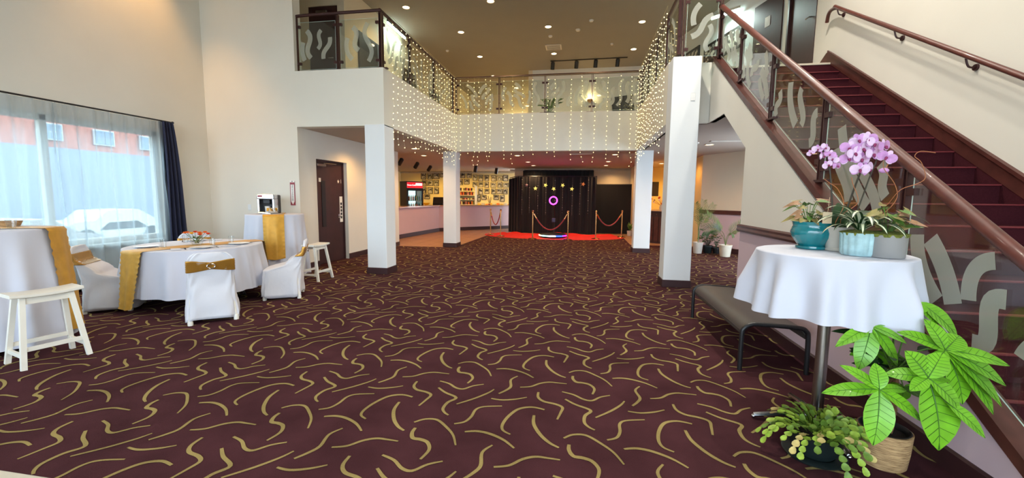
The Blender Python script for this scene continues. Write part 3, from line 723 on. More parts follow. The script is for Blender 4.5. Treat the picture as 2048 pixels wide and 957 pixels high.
# lobby downlight washing the wall high on the left, others over the lobby; stair pair added to brighten the right wall
lobby = MB()
for x, y, e in ((-6.85, 5.75, 260), (-6.75, 1.6, 50), (-3.0, 4.4, 70), (-3.0, .8, 60), (.6, 5.6, 320), (.6, 2.6, 130), (.6, -1, 90), (2.7, 6.2, 190), (2.6, 3.8, 150)):
    spot((x, y, CEIL - .05), e, (255, 190, 110) if x < -6 else (255, 246, 232), 1.3 if x < -6 else 2.5)
    lobby.lathe((x, y, CEIL), [(.1, 0), (.1, -.012), (.05, -.014), (.001, -.014)], 20)
struct('ceiling_lamps_and_fill', lobby, M['lamp'])
# track of four spotlights, upper floor
def track(name, a, b, z, heads, label, tilt, hl):
    t = thing(name, ((a[0] + b[0]) / 2, (a[1] + b[1]) / 2, z), label, 'track light')
    MB().tube([(a[0], a[1], z - .012), (b[0], b[1], z - .012)], .018, 4).build('rail', t, M['blackmetal'])
    for p in heads:
        R = RZ(tilt[1]) @ RX(tilt[0]); c = Vector((p[0], p[1], z - .17))
        h = MB().lathe(c, [(.06, -.13), (.07, -.12), (.07, .1), (.04, .13)], 14, ax=R).tube([(p[0], p[1], z - .02), (p[0], p[1], z - .12)], .012, 6)
        h.build('spotlight_head', t, M['blackmetal'], True)
    return t
track('track_light', (-1.25, 15.0), (1.35, 14.95), CEIL, [(-1.17, 15), (-.35, 14.98), (.3, 14.96), (1.03, 14.95)], 'black track with four black spotlights on the upper ceiling', (.35, .2), 0)
track('track_light', (-5.97, 12.2), (-6.24, 17.0), 2.75, [(-6.02, 13.13), (-6.1, 14.66), (-6.21, 16.27)], 'black track of three tilted spotlights over the bar beside the drinks fridge', (.7, 1.2), 0)
track('track_light', (-4.65, 15.96), (-3.55, 18.33), 2.75, [(-4.36, 16.59), (-3.76, 17.88)], 'black track of two spotlights hanging in front of the framed photos', (.4, .6), 0)
# cool linear lights upstairs
M['tube'] = emit('cool_tube', (226, 255, 246), 8)
def tube_light(a, b, label, e):
    t = thing('tube_light', tuple((Vector(a) + Vector(b)) / 2), label, 'tube light')
    MB().tube([a, b], .03, 10).build('tube', t, M['tube'], True)
    d_ = (Vector(b) - Vector(a))
    MB().prism([Vector(a) + Vector((0, -.05, .03)), Vector(a) + Vector((0, .05, .03)), Vector(a) + Vector((0, .05, .08)), Vector(a) + Vector((0, -.05, .08))], d_).build('housing', t, M['smoke'])
    l = bpy.data.lights.new('tube', 'AREA'); l.shape = 'RECTANGLE'; l.size = d_.length; l.size_y = .06; l.energy = e; l.color = (.8, 1, .93)
    o = bpy.data.objects.new('tube_glow', l); COL.objects.link(o); o.location = (Vector(a) + Vector(b)) / 2 - Vector((0, 0, .06)); o.rotation_euler = (0, 0, math.atan2(d_.y, d_.x))
tube_light((-5.3, 10.9, 6.08), (-5.3, 12.0, 6.08), 'cool white tube light behind the left balcony glass', 16)
tube_light((2.92, 11.05, 5.76), (3.4, 10.64, 5.76), 'cool white tube light behind the stair head glass', 26)
# ceiling fittings
vt = thing('ceiling_vent', (-1.05, 13.67, CEIL), 'square air vent in the upper ceiling between two downlights', 'vent')
MB().box((-1.3, 13.45, CEIL - .02), (-.8, 13.9, CEIL - .001)).build('frame', vt, M['smoke'])
mb = MB()
for k in range(5): mb.box((-1.26, 13.49 + k * .08, CEIL - .026), (-.84, 13.52 + k * .08, CEIL - .02))
mb.build('slats', vt, M['greypot'])
for x, y, r, lb in ((-.27, 12.39, .07, 'round white smoke detector in the middle of the upper ceiling'), (.09, 11.81, .06, 'small sprinkler head near the front of the upper ceiling'), (-1.08, 12.75, .06, 'small white ceiling sensor in front of the air vent'), (.75, 13.62, .05, 'small ceiling sensor right of the air vent'), (-4.5, 13.5, .05, 'small ceiling sensor at the left of the upper ceiling')):
    tag(MB().lathe((x, y, CEIL), [(r, 0), (r, -.02), (r * .7, -.045), (.01, -.05)], 16).build('smoke_detector', None, M['smoke'], True, origin=(x, y, CEIL)), lb, 'smoke detector')
for x, y, lb in ((-.1, 12.2, 'slim white vent in the low ceiling just behind the middle balcony edge'), (3.0, 9.7, 'slim vent in the low ceiling above the alcove plants')):
    tag(MB().box((x - .32, y - .06, 2.688), (x + .32, y + .06, 2.7), bev=.003).build('slot_vent', None, M['smoke']), lb, 'vent')
tag(MB().lathe((2.45, 9.9, 2.7), [(.055, 0), (.055, -.02), (.03, -.04), (.01, -.04)], 14).build('smoke_detector', None, M['smoke'], True), 'pale smoke detector in the alcove ceiling by the nearest pillar', 'smoke detector')

# ------------------------------------------------------------------ string lights
M['bulb'] = emit('warm_fairy_bulb', (255, 236, 170), 2.6)
M['wire'] = mat('clear_thin_wire', (190, 178, 140), .5)
def strands(name, label, hdr, xs, ztop, zend, nrm, seed, gap=.118):
    rng = random.Random(seed)
    t = thing(name, tuple(Vector(hdr[0]).lerp(Vector(hdr[1]), .5)), label, 'string lights')
    MB().tube([hdr[0], hdr[1]], .004, 5).build('header_wire', t, M['wire'])
    a, b = Vector(hdr[0]), Vector(hdr[1])
    for u in xs:
        p = a.lerp(b, u); z0 = ztop; z1 = zend(u, rng); n = int((z0 - z1) / gap); z = z0 - rng.uniform(.02, .1)
        pts = [p.copy()]; bm_ = MB(); dx = 0
        side = (b - a).normalized()
        for k in range(n):
            if z < 2.62: dx += rng.uniform(-.045, .045)
            q = p + side * (dx + rng.uniform(-.012, .012)) + Vector(nrm) * rng.uniform(0, .02); q.z = z; pts.append(q)
            bm_.ball(q, .0088, 6, 4); z -= gap * rng.uniform(.85, 1.15)
        s_ = MB().tube(pts, .0018, 3, caps=False).build('light_strand', t, M['wire'])
        bm_.build('bulbs', s_, M['bulb'], fix=False)['kind'] = 'stuff'
cx = [(x - 907) / 381 for x in (916, 933, 947, 957, 972, 982, 1011, 1030, 1052, 1072, 1105, 1120, 1153, 1175, 1202, 1227, 1252, 1274)]
strands('string_light_curtain', 'curtain of fairy lights hanging over the middle balcony face', ((-3.5, 11.27, 4.66), (1.33, 11.27, 4.66)), cx, 4.62, lambda u, r: r.uniform(2.22, 2.5), (0, -1, 0), 4)
strands('string_light_curtain', 'curtain of fairy lights down the receding balcony face on the bar side', ((-3.5, 7.35, 4.66), (-3.5, 11.2, 4.66)), [k / 20 for k in range(21)], 4.62, lambda u, r: 2.36 + .1 * (1 - u) + r.uniform(-.16, .1), (1, 0, 0), 5)
strands('string_light_curtain', 'dense curtain of fairy lights down the balcony face on the stair side', ((1.31, 7.6, 4.66), (1.31, 11.2, 4.66)), [k / 16 for k in range(17)], 4.62, lambda u, r: 2.36 + r.uniform(-.16, .12), (-1, 0, 0), 6, .105)
# ------------------------------------------------------------------ tables, cloths, runners
def drape(c, r, ztop, zhem, flare, folds, seed, amp=.03, square=0.):
    """round cloth: flat top, soft edge, hanging folds that deepen towards the hem"""
    rng = random.Random(seed); ph = rng.uniform(0, 6); ph2 = rng.uniform(0, 6); N = 240
    vs = [(c[0], c[1], ztop)]; fs = []
    rows = [(.35, 0), (.7, 0), (.93, 0)] + [(1, 0)]
    ring = []
    def R(a, v):
        k = folds; w = sin(k * a + ph + .6 * sin(2 * a + ph2)) ; w2 = sin((k * .5 + 1.5) * a + ph2)
        s = min(1, v * 1.6)
        return r + .012 + flare * v + s * amp * (.75 * w * (.7 + .3 * w2) + .35 * w2)
    rings = []
    for q, _ in rows[:3]: rings.append([(c[0] + r * q * cos(2 * pi * k / N), c[1] + r * q * sin(2 * pi * k / N), ztop) for k in range(N)])
    rings.append([(c[0] + r * .992 * cos(2 * pi * k / N), c[1] + r * .992 * sin(2 * pi * k / N), ztop - .001) for k in range(N)])
    for v in (0., .01, .03, .08, .15, .25, .37, .5, .63, .76, .88, 1.):
        z = ztop - .006 - (ztop - .006 - zhem) * v
        rr = []
        for k in range(N):
            a = 2 * pi * k / N; q = R(a, v); zz = z + (v * .012 * sin(4 * a + ph) if v > .5 else 0)
            rr.append((c[0] + q * cos(a), c[1] + q * sin(a), zz))
        rings.append(rr)
    mb = MB(); mb.ring(rings, caps=False); o = len(mb.v); mb.add([(c[0], c[1], ztop)], [])
    for k in range(N): mb.f.append([o, k, (k + 1) % N]); mb.mi.append(0)
    return mb, R
def runner(c, ang, hw, r, ztop, Rfn, ends, seed, lift=.004, zcloth=0, ripple=.006, taper=.0, off=0.):
    """strip of satin across the table: ends=(zlow_a, zlow_b) heights where the two hanging ends stop (None = no hang)"""
    rng = random.Random(seed); d = Vector((cos(ang), sin(ang), 0)); n = Vector((-d.y, d.x, 0)); NU = 18
    mb = MB(); C = Vector((c[0], c[1], 0))
    def edge(w): return math.sqrt(max(r * r - w * w, .001)) + .014
    rows = []
    def hang(sg, zl, hem):
        out = []
        if zl is None: return out
        K = 34
        for k in range(1, K + 1):
            v = k / K; row = []
            for i in range(NU + 1):
                u = i / NU * 2 - 1; w = u * hw * (1 - taper * v) + off; z = ztop - (ztop - zl) * v
                a = math.atan2(w * sg, edge(u * hw)) + (ang if sg > 0 else ang + pi)
                e = edge(u * hw * (1 - taper * v) + off) + hem[0] * (1 - (z - hem[1]) / (ztop - hem[1])) + .034
                wr = 0
                if abs(u) > .62: wr = ripple * (abs(u) - .62) / .38 * sin(k * 2.1 + u * 3 + seed) + ripple * .5 * sin(k * 3.3 + seed)* (abs(u) - .62) / .38
                e += wr + .006 * sin(u * 7 + seed) * min(1, v * 2)
                zz = z + (.02 * abs(u) if v > .9 else 0)
                row.append(C + d * (e * sg) + n * w + Vector((0, 0, zz)))
            out.append(row)
        return out
    A = hang(-1, ends[0], Rfn); B = hang(1, ends[1], Rfn)
    top = []
    for k in range(13):
        t = k / 6 - 1; row = []
        for i in range(NU + 1):
            w = (i / NU * 2 - 1) * hw + off; row.append(C + d * (t * (edge(w) + (.02 if abs(t) == 1 else 0))) + n * w + Vector((0, 0, ztop + lift - (.004 if abs(t) == 1 else 0))))
        top.append(row)
    rows = A[::-1] + top + B
    W = NU + 1; vs = [p for r_ in rows for p in r_]; fs = []
    for j in range(len(rows) - 1):
        for i in range(NU): fs.append([j * W + i, j * W + i + 1, (j + 1) * W + i + 1, (j + 1) * W + i])
    mb.add(vs, fs); return mb

def pedestal_table(c, r, z, label, group=None, foot=.36, rot=.4, pole=.034, feet=4):
    t = thing('pedestal_table', (c[0], c[1], 0), label, 'table', group)
    MB().lathe((c[0], c[1], z - .035), [(r * .99, 0), (r, .01), (r, .024), (r * .99, .03)], 48).build('tabletop', t, M['greypot'], True)
    MB().lathe((c[0], c[1], .03), [(pole, 0), (pole, z - .07)], 20).lathe((c[0], c[1], z - .06), [(.12, 0), (.12, .02)], 20).build('pole', t, M['chrome'], True)
    for k in range(feet):
        a = rot + k * 2 * pi / feet
        P = [(c[0] + cos(a) * .03, c[1] + sin(a) * .03, .06), (c[0] + cos(a) * foot * .6, c[1] + sin(a) * foot * .6, .045), (c[0] + cos(a) * foot, c[1] + sin(a) * foot, .022)]
        MB().tube(P, [.024, .02, .017], 8).ball((c[0] + cos(a) * foot, c[1] + sin(a) * foot, .014), .014, 8, 5).build('foot', t, M['silver'], True)
    return t

# right cocktail table with short cloth
TC = (1.53, 2.85); TZ = 1.133
pedestal_table(TC, .385, TZ - .004, 'tall steel pedestal table with the flower pots, by the stair wall', rot=radians(178), foot=.37)
mb, _ = drape(TC, .39, TZ, .765, .05, 13, 5, .06)
tag(mb.build('tablecloth', None, M['cloth'], 'all'), 'short white round tablecloth on the plant table by the stairs', 'tablecloth')
# dinner table
DC = (-5.23, 4.86); DZ = .75
t = thing('round_table', (DC[0], DC[1], 0), 'round folding dinner table hidden under the white cloth with four chairs', 'table')
MB().lathe((DC[0], DC[1], DZ - .03), [(.755, 0), (.76, .01), (.755, .026)], 48).build('tabletop', t, M['greypot'], True)
for a in (.5, 2.1, 3.7, 5.3):
    x, y = DC[0] + .42 * cos(a), DC[1] + .42 * sin(a)
    MB().tube([(x - .1 * cos(a), y - .1 * sin(a), DZ - .03), (x, y, .35), (x + .12 * cos(a), y + .12 * sin(a), .0)], .014, 8).build('leg', t, M['blackmetal'], True)
mb = MB(); mb.tube([(DC[0] + .54 * cos(.5), DC[1] + .54 * sin(.5), .02), (DC[0] + .54 * cos(5.3), DC[1] + .54 * sin(5.3), .02)], .012, 6).tube([(DC[0] + .54 * cos(2.1), DC[1] + .54 * sin(2.1), .02), (DC[0] + .54 * cos(3.7), DC[1] + .54 * sin(3.7), .02)], .012, 6); mb.build('floor_bar', t, M['blackmetal'], True)
mb, _ = drape(DC, .76, DZ + .002, .17, .065, 22, 8, .042)
tag(mb.build('tablecloth', None, M['cloth'], 'all'), 'white tablecloth on the round dinner table laid with plates and flowers', 'tablecloth')
RA = math.atan2(.93, 1.17)   # runner runs from the near left of the table to its far right
mb = runner(DC, radians(72.5), .165, .765, DZ + .003, (.07, .17), (.05, .35), 3, taper=.3, off=-.15)
tag(mb.build('table_runner', None, M['gold'], 'all'), 'gold satin runner across the dinner table, hanging in front', 'table runner')
# bar table beside the coffee machine
BC = (-5.35, 6.5); BZ = 1.11
pedestal_table(BC, .44, BZ - .004, 'tall round bar table by the wall carrying the coffee machine', rot=.6)
mb, _ = drape(BC, .445, BZ, .04, .06, 17, 21, .034)
tag(mb.build('tablecloth', None, M['cloth'], 'all'), 'long white tablecloth on the bar table with the coffee machine', 'tablecloth')
mb = runner(BC, math.atan2(-6.5, 5.35) - .06, .155, .45, BZ + .001, (.06, .04), (None, .36), 6)
tag(mb.build('table_runner', None, M['gold'], 'all'), 'gold satin runner hanging down the front of the coffee machine table', 'table runner')
# bar table at the left edge
LC = (-5.4, 2.93)
pedestal_table(LC, .44, BZ - .004, 'tall round bar table at the left edge behind the white stool', rot=.2, foot=.42)
mb, _ = drape(LC, .445, BZ, .05, .07, 15, 33, .036)
tag(mb.build('tablecloth', None, M['cloth'], 'all'), 'long white tablecloth on the bar table at the left edge of the room', 'tablecloth')
mb = runner(LC, .60, .155, .45, BZ + .001, (.07, .05), (.9, .1), 9)
tag(mb.build('table_runner', None, M['gold'], 'all'), 'gold satin runner on the bar table at the left edge, behind the stool', 'table runner')

# ------------------------------------------------------------------ covered chairs
def sm(a, b, t): t = max(0, min(1, (t - a) / (b - a))); return t * t * (3 - 2 * t)
def chair_sec(z):
    """half width, back y, front y of the covered chair at height z"""
    yb = -.235 - .01 * sm(.0, .5, z) - .075 * sm(.42, .82, z)
    if z < .41: yf = .262 - .03 * sm(0, .4, z)
    elif z < .5: yf = .232 - .287 * sm(.405, .5, z) ** .8
    else: yf = -.055 - .2 * sm(.5, .66, z) - .058 * sm(.6, .82, z)
    yf = max(yf, yb + .03)
    hw = .258 - .03 * sm(0, .4, z) - .016 * sm(.4, .55, z)
    if z > .70: hw *= math.sqrt(max(0.02, 1 - ((z - .70) / .112) ** 2 * .62))
    return hw, yb, yf
def chair_ring(z, grow=0., N=64, fold=True, yb_only=None):
    hw, yb, yf = chair_sec(z); hw += grow; yb -= grow; yf += grow; cy = (yb + yf) / 2; hd = (yf - yb) / 2; out = []
    for k in range(N):
        a = 2 * pi * k / N; ca, sa = cos(a), sin(a); e = .32
        x = hw * math.copysign(abs(ca) ** e, ca); y = cy + hd * math.copysign(abs(sa) ** e, sa)
        if fold:
            s = sm(.45, .0, z); w = .011 * s * sin(9 * a + 1.3) + .007 * s * sin(17 * a + z * 9) + .005 * sin(5 * a + 14 * z) + .004 * sin(11 * a - 25 * z)
            x += w * ca; y += w * sa
        out.append((x, y, z))
    return out
ch = thing('banquet_chair', (0, 0, 0), 'proto', 'chair', 'covered chairs around the dinner table')
zs = [.05, .08, .14, .2, .26, .32, .37, .4, .415, .43, .445, .46, .475, .49, .51, .55, .6, .65, .7, .73, .755, .775, .79, .8, .806]
rings = [chair_ring(z) for z in zs]
for r_ in rings[:1]:
    for k in range(64):
        x, y, z = r_[k]; a = 2 * pi * k / 64; r_[k] = (x, y, z + .014 * sin(3 * a + 1) - .01)
r_ = rings[-1]; cyy = sum(p[1] for p in r_) / 64; rings.append([(p[0] * .6, cyy + (p[1] - cyy) * .4, .811) for p in r_])
MB().ring(rings).build('cover', ch, M['cover'], 'all')
for x, y in ((-.2, -.2), (.2, -.2), (-.2, .2), (.2, .2)):
    MB().tube([(x * .95, y * .95, .36), (x * 1.05, y * 1.05, .03)], .016, 8).lathe((x * 1.06, y * 1.06, 0), [(.026, 0), (.027, .03), (.02, .06)], 10).build('leg', ch, M['white_paint'], True)
# gathered sash
rows = []
for j in range(15):
    v = j / 14; row = []
    base = chair_ring(.66, .006, fold=False)
    for k, (x, y, z) in enumerate(base):
        a = 2 * pi * k / 64; back = max(0, -sin(a)); pinch = 1 - .42 * back * math.exp(-(x / .11) ** 2)
        zz = .66 + (v - .5) * .135 * pinch; hw, yb, yf = chair_sec(zz); hb, yb0, yf0 = chair_sec(.66)
        y2 = y + ((yb - yb0) if y < (yb0 + yf0) / 2 else (yf - yf0)); rp = .008 * (j % 2)
        row.append((x * (hw / hb) + rp * cos(a), y2 + rp * (1 if sin(a) > 0 else -1), zz))
    rows.append(row)
sash = MB().ring(rows, caps=False).build('sash', ch, M['goldsash'], 'all')
hw, yb, yf = chair_sec(.66); P = []
for k in range(24): P.append((.036 * cos(k * pi / 12), yb - .034, .66 + .026 * sin(k * pi / 12)))
MB().tube(P, .0055, 6, closed=True).build('buckle', sash, M['silver'], True)
CH = [((-4.24, 4.08), 47.8, 'white covered chair with its back to the camera, gold sash and silver buckle'),
      ((-4.19, 5.2), 121, 'white covered chair seen from the side, on the right of the dinner table'),
      ((-5.78, 4.2), -56, 'white covered chair on the left of the dinner table beside the window'),
      ((-6.06, 5.62), -128, 'white covered chair behind the dinner table in front of the navy curtain')]
for i, (p, a, lb) in enumerate(CH):
    if i == 0: ch.location = (p[0], p[1], 0); ch.rotation_euler = (0, 0, radians(a)); ch['label'] = lb
    else: dup(ch, (p[0], p[1], 0), radians(a), lb)

# ------------------------------------------------------------------ white saddle stools
sl = thing('wooden_stool', (0, 0, 0), 'proto', 'stool', 'white wooden stools')
def seat(u, v): return ((u - .5) * .45, (v - .5) * .235, .61 - .012 * (1 - (2 * u - 1) ** 2) * 0)
P = []
mb = MB()
rings = []
for k in range(13):
    x = -.22 + .44 * k / 12; dz = .014 * (x / .22) ** 2
    rings.append([(x, -.112, .577 + dz), (x, -.118, .583 + dz), (x, -.118, .603 + dz), (x, -.110, .61 + dz - .004), (x, 0, .606 + dz), (x, .110, .606 + dz), (x, .118, .603 + dz), (x, .118, .583 + dz), (x, .112, .577 + dz)])
mb.ring(rings).build('seat', sl, M['white_paint'], True)
def bar(mb, a, b, w, h, up=Vector((0, 0, 1))):
    a, b = Vector(a), Vector(b); d = (b - a).normalized(); s_ = d.cross(up).normalized() * w / 2; u_ = s_.cross(d).normalized() * h / 2
    return mb.ring([[p - s_ - u_, p + s_ - u_, p + s_ + u_, p - s_ + u_] for p in (a, b)])
tops = {}
for sx in (-1, 1):
    for sy in (-1, 1):
        a, b = (sx * .145, sy * .075, .585), (sx * .2, sy * .165, .0)
        mb = MB(); bar(mb, a, b, .034, .034, Vector((0, 1, 0))); mb.build('leg', sl, M['white_paint']); tops[(sx, sy)] = (Vector(a), Vector(b))
def at(k, z): a, b = tops[k]; t_ = (a.z - z) / a.z; return a.lerp(b, t_)
for sy in (-1, 1):
    mb = MB(); bar(mb, at((-1, sy), .16), at((1, sy), .16), .02, .034); mb.build('stretcher', sl, M['white_paint'])
    mb = MB(); bar(mb, at((-1, sy), .55), at((1, sy), .55), .02, .05); mb.build('apron', sl, M['white_paint'])
for sx in (-1, 1):
    mb = MB(); bar(mb, at((sx, -1), .11), at((sx, 1), .11), .02, .034); mb.build('stretcher', sl, M['white_paint'])
sl.location = (-4.55, 2.76, 0); sl.rotation_euler = (0, 0, radians(75)); sl['label'] = 'white wooden saddle stool nearest the camera, in front of the left bar table'
dup(sl, (-4.49, 6.37, 0), radians(75 + 15), 'white wooden saddle stool between the coffee machine table and the passage door')

# ------------------------------------------------------------------ bench: charcoal sling on a bent black tube frame
be = thing('waiting_bench', (1.62, 4.46, 0), 'low charcoal vinyl bench with bent black tube legs, along the pink wall', 'bench')
for y in (3.69, 5.25):
    P = [(1.36, y, 0), (1.36, y, .3), (1.375, y, .365), (1.43, y, .4), (1.5, y, .405), (1.78, y, .395), (1.85, y, .37), (1.87, y, .3), (1.875, y, 0)]
    MB().tube(spline(P, 5), .019, 10).build('leg_frame', be, M['blackmetal'], True)
for x, z in ((1.372, .33), (1.868, .33)):
    MB().tube([(x, 3.69, z), (x, 5.25, z)], .012, 8).build('side_rail', be, M['blackmetal'], True)
prof = [(1.362, .315), (1.372, .36), (1.4, .392), (1.44, .408), (1.5, .413), (1.64, .408), (1.77, .404), (1.83, .388), (1.866, .355), (1.874, .315)]
pr_ = spline([(x, 0, z) for x, z in prof], 4)
rings = []
for y in (3.715, 3.73, 4.47, 5.21, 5.225):
    rings.append([(p.x, y, p.z) for p in pr_] + [(p.x + (1.62 - p.x) * .06, y, p.z - .022) for p in reversed(pr_)])
MB().ring(rings).build('seat_pad', be, M['vinyl'], True)

# ------------------------------------------------------------------ coffee corner on the bar table
kc = thing('coffee_machine', (-5.5, 6.56, BZ + .003), 'black and silver single cup coffee machine on the tall white table', 'coffee machine')
R = RZ(radians(20)); c0 = Vector((-5.50, 6.56, BZ + .003))
def lb(mb, a, b, bev=0.): 
    m2 = MB().box(a, b, bev=bev); mb.add([c0 + R @ p for p in m2.v], m2.f); return mb
lb(MB(), (-.13, -.02, 0), (.13, .17, .33), .012).build('housing', kc, M['black'])
mb = MB(); lb(mb, (-.14, -.18, .255), (.14, .0, .335), .014); lb(mb, (-.14, -.18, 0), (.14, 0, .03), .01); lb(mb, (-.14, -.17, .03), (-.1, 0, .26), .008); lb(mb, (.1, -.17, .03), (.14, 0, .26), .008); mb.build('front_frame', kc, M['silver'])
lb(MB(), (-.06, -.14, .17), (.06, -.02, .25), .01).build('brew_head', kc, M['black'])
lb(MB(), (-.12, -.187, .29), (-.05, -.18, .32)).build('badge', kc, M['redsign'])
mb = MB(); m2 = MB().lathe((0, -.09, .03), [(.04, 0), (.046, .1), (.043, .1)], 20); mb.add([c0 + R @ p for p in m2.v], m2.f)
tag(mb.build('paper_cup', None, M['paper'], True), 'white cup standing in the coffee machine', 'cup')
# bowl of wrapped pods and tray next to it
tag(MB().lathe((-5.23, 6.3, BZ + .006), [(.0, 0), (.15, 0), (.155, .006)], 28).build('serving_tray', None, M['plate'], True), 'thin white plate under the sugar bowl beside the coffee machine', 'plate')
tag(MB().lathe((-5.23, 6.3, BZ + .013), [(.03, 0), (.06, .01), (.075, .05), (.07, .05), (.055, .015)], 24).build('glass_bowl', None, M['silver'], True), 'small silver bowl on the runner beside the coffee machine', 'bowl')
for k in range(9):
    a = k * .7; rr = .03 + .045 * (k % 3) / 2
    tag(MB().box((-5.23 + rr * cos(a) - .018, 6.3 + rr * sin(a) - .006, BZ + .05), (-5.23 + rr * cos(a) + .018, 6.3 + rr * sin(a) + .006, BZ + .11), rot=RZ(a) @ RX(.35)).build('sugar_sachet', None, M['gold'] if k % 2 else M['paper']), 'small %s sachet in the silver bowl beside the coffee machine' % ('gold' if k % 2 else 'white'), 'sachet', '%s sachets in the silver bowl' % ('gold' if k % 2 else 'white'))
# wall sign with down arrow
sg = thing('wall_sign', (-5.405, YF - .004, 1.25), 'tall narrow white and maroon sign with vertical lettering and arrow on the wall', 'sign')
MB().box((-5.455, YF - .008, 1.25), (-5.355, YF - .001, 1.71)).build('panel', sg, M['redsign'])
mb = MB().prism([(-5.44, YF - .01, 1.64), (-5.37, YF - .01, 1.64), (-5.37, YF - .01, 1.32), (-5.405, YF - .01, 1.265), (-5.44, YF - .01, 1.32)], (0, .002, 0)); mb.box((-5.455, YF - .01, 1.68), (-5.355, YF - .008, 1.715)); mb.build('arrow_field', sg, M['paper'])
ink = mat('dark_sign_ink', (60, 40, 60), .6)
text('lettering', 'FIRE EXTINGUISHER', .034, (-5.405, YF - .0105, 1.485), (radians(90), radians(90), 0), ink, sg, .0004)
MB().prism([(-5.42, YF - .011, 1.705), (-5.39, YF - .011, 1.705), (-5.405, YF - .011, 1.685)], (0, .001, 0)).build('arrow', sg, ink)
for x, z, lb_ in ((-6.35, 1.2, 'small pale wall socket on the wall between the navy curtain and the coffee machine'),):
    tag(MB().box((x - .035, YF - .008, z - .055), (x + .035, YF - .001, z + .055), bev=.003).build('wall_socket', None, M['wallwhite']), lb_, 'socket')
tag(MB().box((1.62, YF - .012, 2.98), (1.69, YF - .004, 3.1), bev=.003).build('wall_plate', None, M['plate']), 'small white plate high on the nearest pillar by the stairs', 'wall plate')

# ------------------------------------------------------------------ place settings
def on(a, r): return Vector((DC[0] + r * cos(a), DC[1] + r * sin(a), DZ + .005))
HB = math.atan2(4.08 - DC[1], -4.24 - DC[0])
seats = [(HB, 'in front of the chair with the silver buckle'), (math.atan2(5.2 - DC[1], -4.19 - DC[0]), 'at the right side of the dinner table'), (math.atan2(4.18 - DC[1], -5.86 - DC[0]) + .15, 'at the left side of the dinner table'), (math.atan2(5.62 - DC[1], -6.06 - DC[0]), 'at the far side of the dinner table')]
first = {}
for a, w in seats:
    p = on(a, .53); R = RZ(a + pi / 2)
    def put(key, mk, off, label, cat, grp):
        q = p + R @ Vector((off[0], off[1], 0))
        if key not in first: o = mk(); o.location = q; tag(o, label, cat, grp); first[key] = o
        else:
            o = first[key].copy(); COL.objects.link(o); o.location = q; tag(o, label, cat, grp)
        o.rotation_euler = (0, 0, a + pi / 2)
    put('plate', lambda: MB().lathe((0, 0, 0), [(.06, 0), (.07, .004), (.125, .014), (.13, .017), (.12, .013), (.065, .006), (.001, .006)], 36).build('dinner_plate', None, M['plate'], True, origin=(0, 0, 0)), (0, 0), 'white dinner plate ' + w, 'plate', 'dinner plates')
    def fork():
        mb = MB().box((-.006, -.1, .001), (.006, .03, .004)); mb.box((-.012, .03, .001), (.012, .05, .004))
        for k in range(4): mb.box((-.012 + k * .0068, .05, .001), (-.009 + k * .0068, .095, .004))
        return mb.build('fork', None, M['silver'], origin=(0, 0, 0))
    def knife(): return MB().box((-.006, -.1, .001), (.006, 0, .005), bev=.001).box((-.009, 0, .001), (.008, .11, .003), bev=.001).build('knife', None, M['silver'], origin=(0, 0, 0))
    put('fork', fork, (-.17, 0), 'silver fork beside the plate ' + w, 'fork', 'forks')
    put('knife', knife, (.165, 0), 'silver knife beside the plate ' + w, 'knife', 'knives')
    put('glass', lambda: MB().lathe((0, 0, 0), [(.001, .003), (.026, .003), (.033, .1), (.035, .1), (.028, 0), (.001, 0)], 20, caps=False).build('water_glass', None, M['drinkglass'], True, origin=(0, 0, 0)), (.13, .16), 'clear water glass beyond the plate ' + w, 'glass', 'water glasses')
    put('napkin', lambda: MB().box((-.05, -.09, .001), (.05, .09, .006), bev=.002).build('napkin', None, M['cloth'], origin=(0, 0, 0)), (-.17 - .09, 0), 'folded white napkin beside the fork ' + w, 'napkin', 'napkins')
# centrepiece
cv = Vector((-5.16, 4.79, DZ + .009))
tag(MB().lathe(cv, [(.001, .004), (.045, .004), (.07, .04), (.072, .085), (.055, .12), (.06, .125), (.077, .09), (.075, .035), (.05, 0), (.001, 0)], 28, caps=False).build('glass_vase', None, M['drinkglass'], True), 'round clear glass vase with flower stems on the dinner table', 'vase')
rng = random.Random(3)
mf = 0
for k in range(9):
    a = k * 2.4; rr = .035 + .085 * math.sqrt(k / 9); col = ['orangefl', 'redfl', 'yellowfl', 'orangefl', 'orangefl', 'redfl', 'yellowfl', 'orangefl', 'redfl'][k]
    c = cv + Vector((rr * cos(a) * 1.35, rr * sin(a), .155 + .03 * rng.random() - rr * .2)); cn = {'orangefl': 'orange', 'redfl': 'coral red', 'yellowfl': 'yellow'}[col]
    f = thing('cut_flower', c, 'round %s bloom in the glass vase on the dinner table' % cn, 'flower', cn + ' blooms in the vase')
    mb = MB()
    for lay in range(3):
        n = 11 - 2 * lay
        for i in range(n):
            b = 2 * pi * i / n + lay; L = .05 - lay * .012; up_ = .25 + lay * .5
            d = Vector((cos(b) * cos(up_), sin(b) * cos(up_), sin(up_))); s_ = Vector((-sin(b), cos(b), 0)) * .011
            mb.add([c, c + d * L * .55 - s_, c + d * L, c + d * L * .55 + s_], [[0, 1, 2, 3]])
    mb.build('petals', f, M[col], fix=False)
    MB().tube([c, cv + Vector((rr * .25 * cos(a + 2), rr * .25 * sin(a + 2), .02))], .003, 5).build('stem', f, M['leafmid'])
mb = MB()
for k in range(16):
    a = rng.uniform(0, 6.28); c = cv + Vector((.045 * cos(a), .045 * sin(a), rng.uniform(.02, .11))); d = Vector((cos(a) * .8, sin(a) * .8, .6)) * .04; s_ = Vector((-sin(a), cos(a), 0)) * .014
    mb.add([c - d * .3, c + d * .3 - s_, c + d, c + d * .3 + s_], [[0, 1, 2, 3]])
